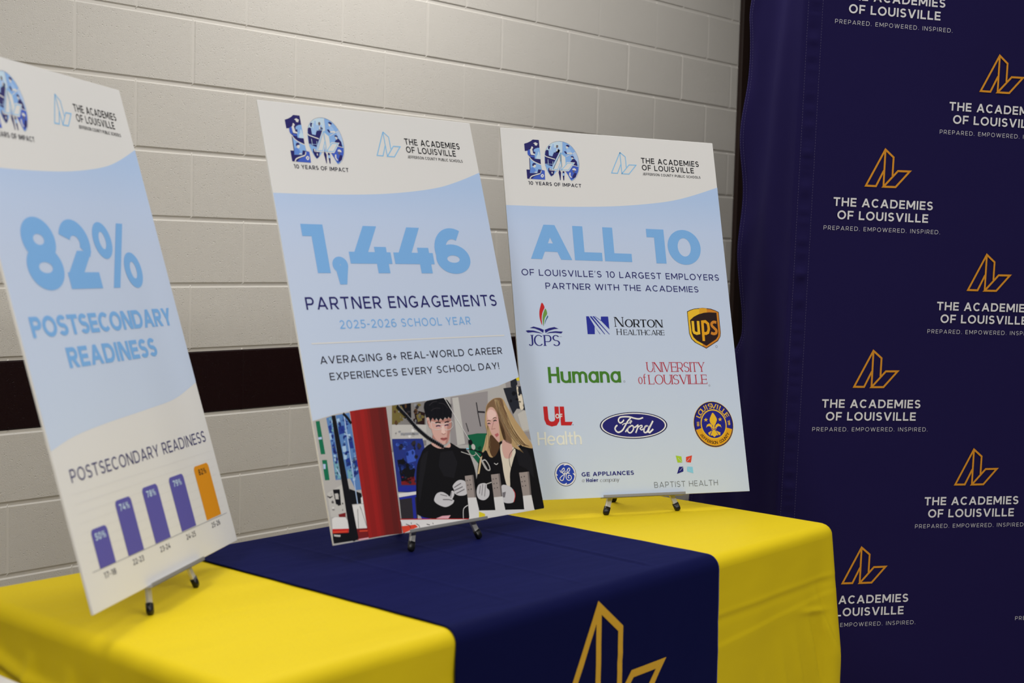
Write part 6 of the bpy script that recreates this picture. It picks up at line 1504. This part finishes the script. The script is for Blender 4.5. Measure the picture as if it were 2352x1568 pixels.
BM = Matrix.Translation((1.05770522, -1.7082316, 1.99397879)) @ Matrix.Rotation(math.radians(-34.57855287), 4, 'Z') @ Matrix.Rotation(math.radians(.80886787), 4, 'X') @ Matrix.Rotation(math.radians(.4821766), 4, 'Y')
bd = empty('fabric_backdrop', mtx=BM @ Matrix.Translation((1.05, 0, -1.975)))
tag(bd, 'dark purple navy fabric backdrop with repeated orange letterforms and white words', 'backdrop')
SH = Matrix.Translation((-1.05, 0, 1.975))
VT, VB = .42, -1.975
EDGE = [(.42, .200), (.11, .214), (.03, .228), (-.12, .236), (-.32, .247), (-.47, .243), (-.61, .243), (-.73, .238), (-.86, .232), (-1.02, .30), (-1.22, .44), (-1.975, .52)]
def edge_at(v):
    for a, b_ in zip(EDGE, EDGE[1:]):
        if b_[0] <= v <= a[0]: t = (a[0] - v) / (a[0] - b_[0]); t = t * t * (3 - 2 * t); return a[1] + (b_[1] - a[1]) * t
    return EDGE[-1][1]
us = [('s', t) for t in [1, .985, .96, .93] + [x / 16 for x in range(14, 0, -1)]] + [('c', a) for a in (75, 60, 45, 30, 15)] + [('f', u) for u in (-.082, -.075, -.068, -.061, -.054, -.047, -.040, -.03, -.015)] + [('f', .03 + .06 * k) for k in range(38)]
ca = math.radians(100)
V, Fc = [], []
NV = 260
for i in range(NV + 1):
    v = VT + (VB - VT) * i / NV
    for kind, t in us:
        if kind == 's':
            dd = edge_at(v) * t
            fold = .010 * math.sin(dd * 34 + v * 2.2 + .8 * math.sin(v * 1.7)) * min(t * 4, 1) + .006 * noise.noise(Vector((dd * 12, v * 2.5, 8)))
            if t > .9: fold += .006 * math.sin(v * 17)
            u, y = -.094 - .17 * dd - fold, .014 + dd * .985
        elif kind == 'c':
            a = math.radians(t); u, y = -.082 - .012 * math.sin(a), .012 - .012 * math.cos(a) + .002
        else:
            u, y = t, 0.
            if -.083 < u < -.039:
                s = math.sin((u + .082) / .042 * math.pi)
                pk = noise.noise(Vector((v * 30, 2, 2))) + .7 * noise.noise(Vector((v * 75, 5, 1)))
                y = -.011 * max(pk, -.25) * s - .0006
            else: y = .004 * noise.noise(Vector((u * 2.2, v * 1.6, 4))) * min(abs(u + .04) * 4, 1)
        V.append(tuple(SH @ Vector((u, y, v))))
nu = len(us)
for i in range(NV):
    for k in range(nu - 1):
        a = i * nu + k; Fc.append([a, a + nu, a + nu + 1, a + 1])
fab = mesh('fabric_skin', V, Fc, m_fab, bd, None, True)
md = fab.modifiers.new('thick', 'SOLIDIFY'); md.thickness = .0012; md.offset = -1
# stitched seams
V, Fc = [], []
def dash(p, q, nrm, wd):
    t = (q - p).normalized(); sd = t.cross(nrm).normalized() * wd / 2; b0 = len(V)
    for x in (p - sd, p + sd, q + sd, q - sd): V.append(tuple(SH @ x))
    Fc.append([b0, b0 + 1, b0 + 2, b0 + 3])
k = 0
while True:
    v = VT - .0075 * k
    if v < VB + .02: break
    k += 1
    for u in (-.082, -.0395): dash(Vector((u, -.0012, v)), Vector((u, -.0012, v - .0038)), Vector((0, -1, 0)), .0009)
    for back in (.006, .016):
        dd = edge_at(v) - back; t = dd / edge_at(v)
        fold = .010 * math.sin(dd * 34 + v * 2.2 + .8 * math.sin(v * 1.7)) * min(t * 4, 1) + .006 * noise.noise(Vector((dd * 12, v * 2.5, 8))) + .006 * math.sin(v * 17)
        p = Vector((-.094 - .17 * dd - fold - .0026, .014 + dd * .985, v)); dash(p, p + Vector((0, 0, -.0038)), Vector((-1, -.2, 0)), .0009)
o = mesh('stitching', V, Fc, m_st, bd); o['label'] = 'pale dotted seam thread'
# repeated print
def logo_mesh():
    vs, fs, mi = [], [], []
    def add(polys, mt, y):
        last, step = None, 0
        for p in polys:
            if last is not None and not abuts(last, p): step = (step + 1) % 22
            last = p; yy = y - .000012 * step
            ar = sum(p[i][0] * p[(i + 1) % len(p)][1] - p[(i + 1) % len(p)][0] * p[i][1] for i in range(len(p)))
            if ar < 0: p = p[::-1]
            b0 = len(vs); vs.extend((x / 1000, yy, z / 1000) for x, z in p); fs.append(list(range(b0, b0 + len(p)))); mi.append(mt)
    for cl, p in NL:
        for i, pp in enumerate(offset_line(p, 5.5, cl)): add([pp], 1, -.00002 * (1 + i + 4 * NL.index((cl, p))))
        for i, (x, z) in enumerate(p): add([[(x + 2.75 * math.cos(a), z + 2.75 * math.sin(a)) for a in (math.tau * i / 12 for i in range(12))]], 1, -.0003 - .00002 * (i + 5 * NL.index((cl, p))))
    T = lambda s, x, z, wd, H, wt: [[(x + a, z + b_) for a, b_ in p] for p in text_polys(s, 'sans', wd, H, wt)]
    add(T('THE ACADEMIES', 24.5, 67.5, 307, 23.8, .205), 0, 0); add(T('OF LOUISVILLE', 38.5, 31.8, 280.5, 23.8, .205), 0, 0)
    add(T('PREPARED. EMPOWERED. INSPIRED.', -.6, 1.4, 359.5, 11.2, .095), 0, 0)
    me = bpy.data.meshes.new('printed_logo'); me.from_pydata(vs, [], fs); me.materials.append(m_fw); me.materials.append(m_fo); me.polygons.foreach_set('material_index', mi); me.update(); return me
LM = logo_mesh(); DH, DV = .34000647, .56
def fabric_y(u, v): return .004 * noise.noise(Vector((u * 2.2, v * 1.6, 4))) * min(abs(u + .04) * 4, 1)
for c in range(4):
    for r in range(-1, 5):
        row = r + (.5 if c % 2 else 0)
        v = -row * DV
        if v + .24 > VT or v < VB + .02: continue
        o = bpy.data.objects.new('printed_logo', LM); COL.objects.link(o); o.parent = bd
        yy = min(fabric_y(c * DH + du, v + dv_) for du in (0, .06, .12, .18, .24, .3, .36) for dv_ in (0, .06, .12, .18, .23))
        o.location = SH @ Vector((c * DH + (.009 if c > 1 else 0), yy - .0006, v)); o['label'] = 'orange letterform over white printed words'

# ---------------------------------------------------------------- corner of a white table at the left end
t = empty('folding_table', (-1.79, -1.76, 0))
tag(t, 'white table top, only its edge showing below the yellow cloth at the lower left corner', 'table')
m_lam = mat('white_laminate', (.62, .60, .57), .4, 0, .4)
bm = bmesh.new(); box_bm(bm, -.405, .405, -.76, .52, .686, .720, .004, 3); bm_obj('table_top', bm, m_lam, t)
for sx in (-.36, .36):
    for sy in (-.68, .44):
        bm = bmesh.new(); bmesh.ops.create_cone(bm, segments=16, cap_ends=True, radius1=.014, radius2=.014, depth=.686, matrix=Matrix.Translation((sx, sy, .343)))
        bm_obj('leg', bm, mat('grey_steel', (.2, .2, .2), .4, .6), t)
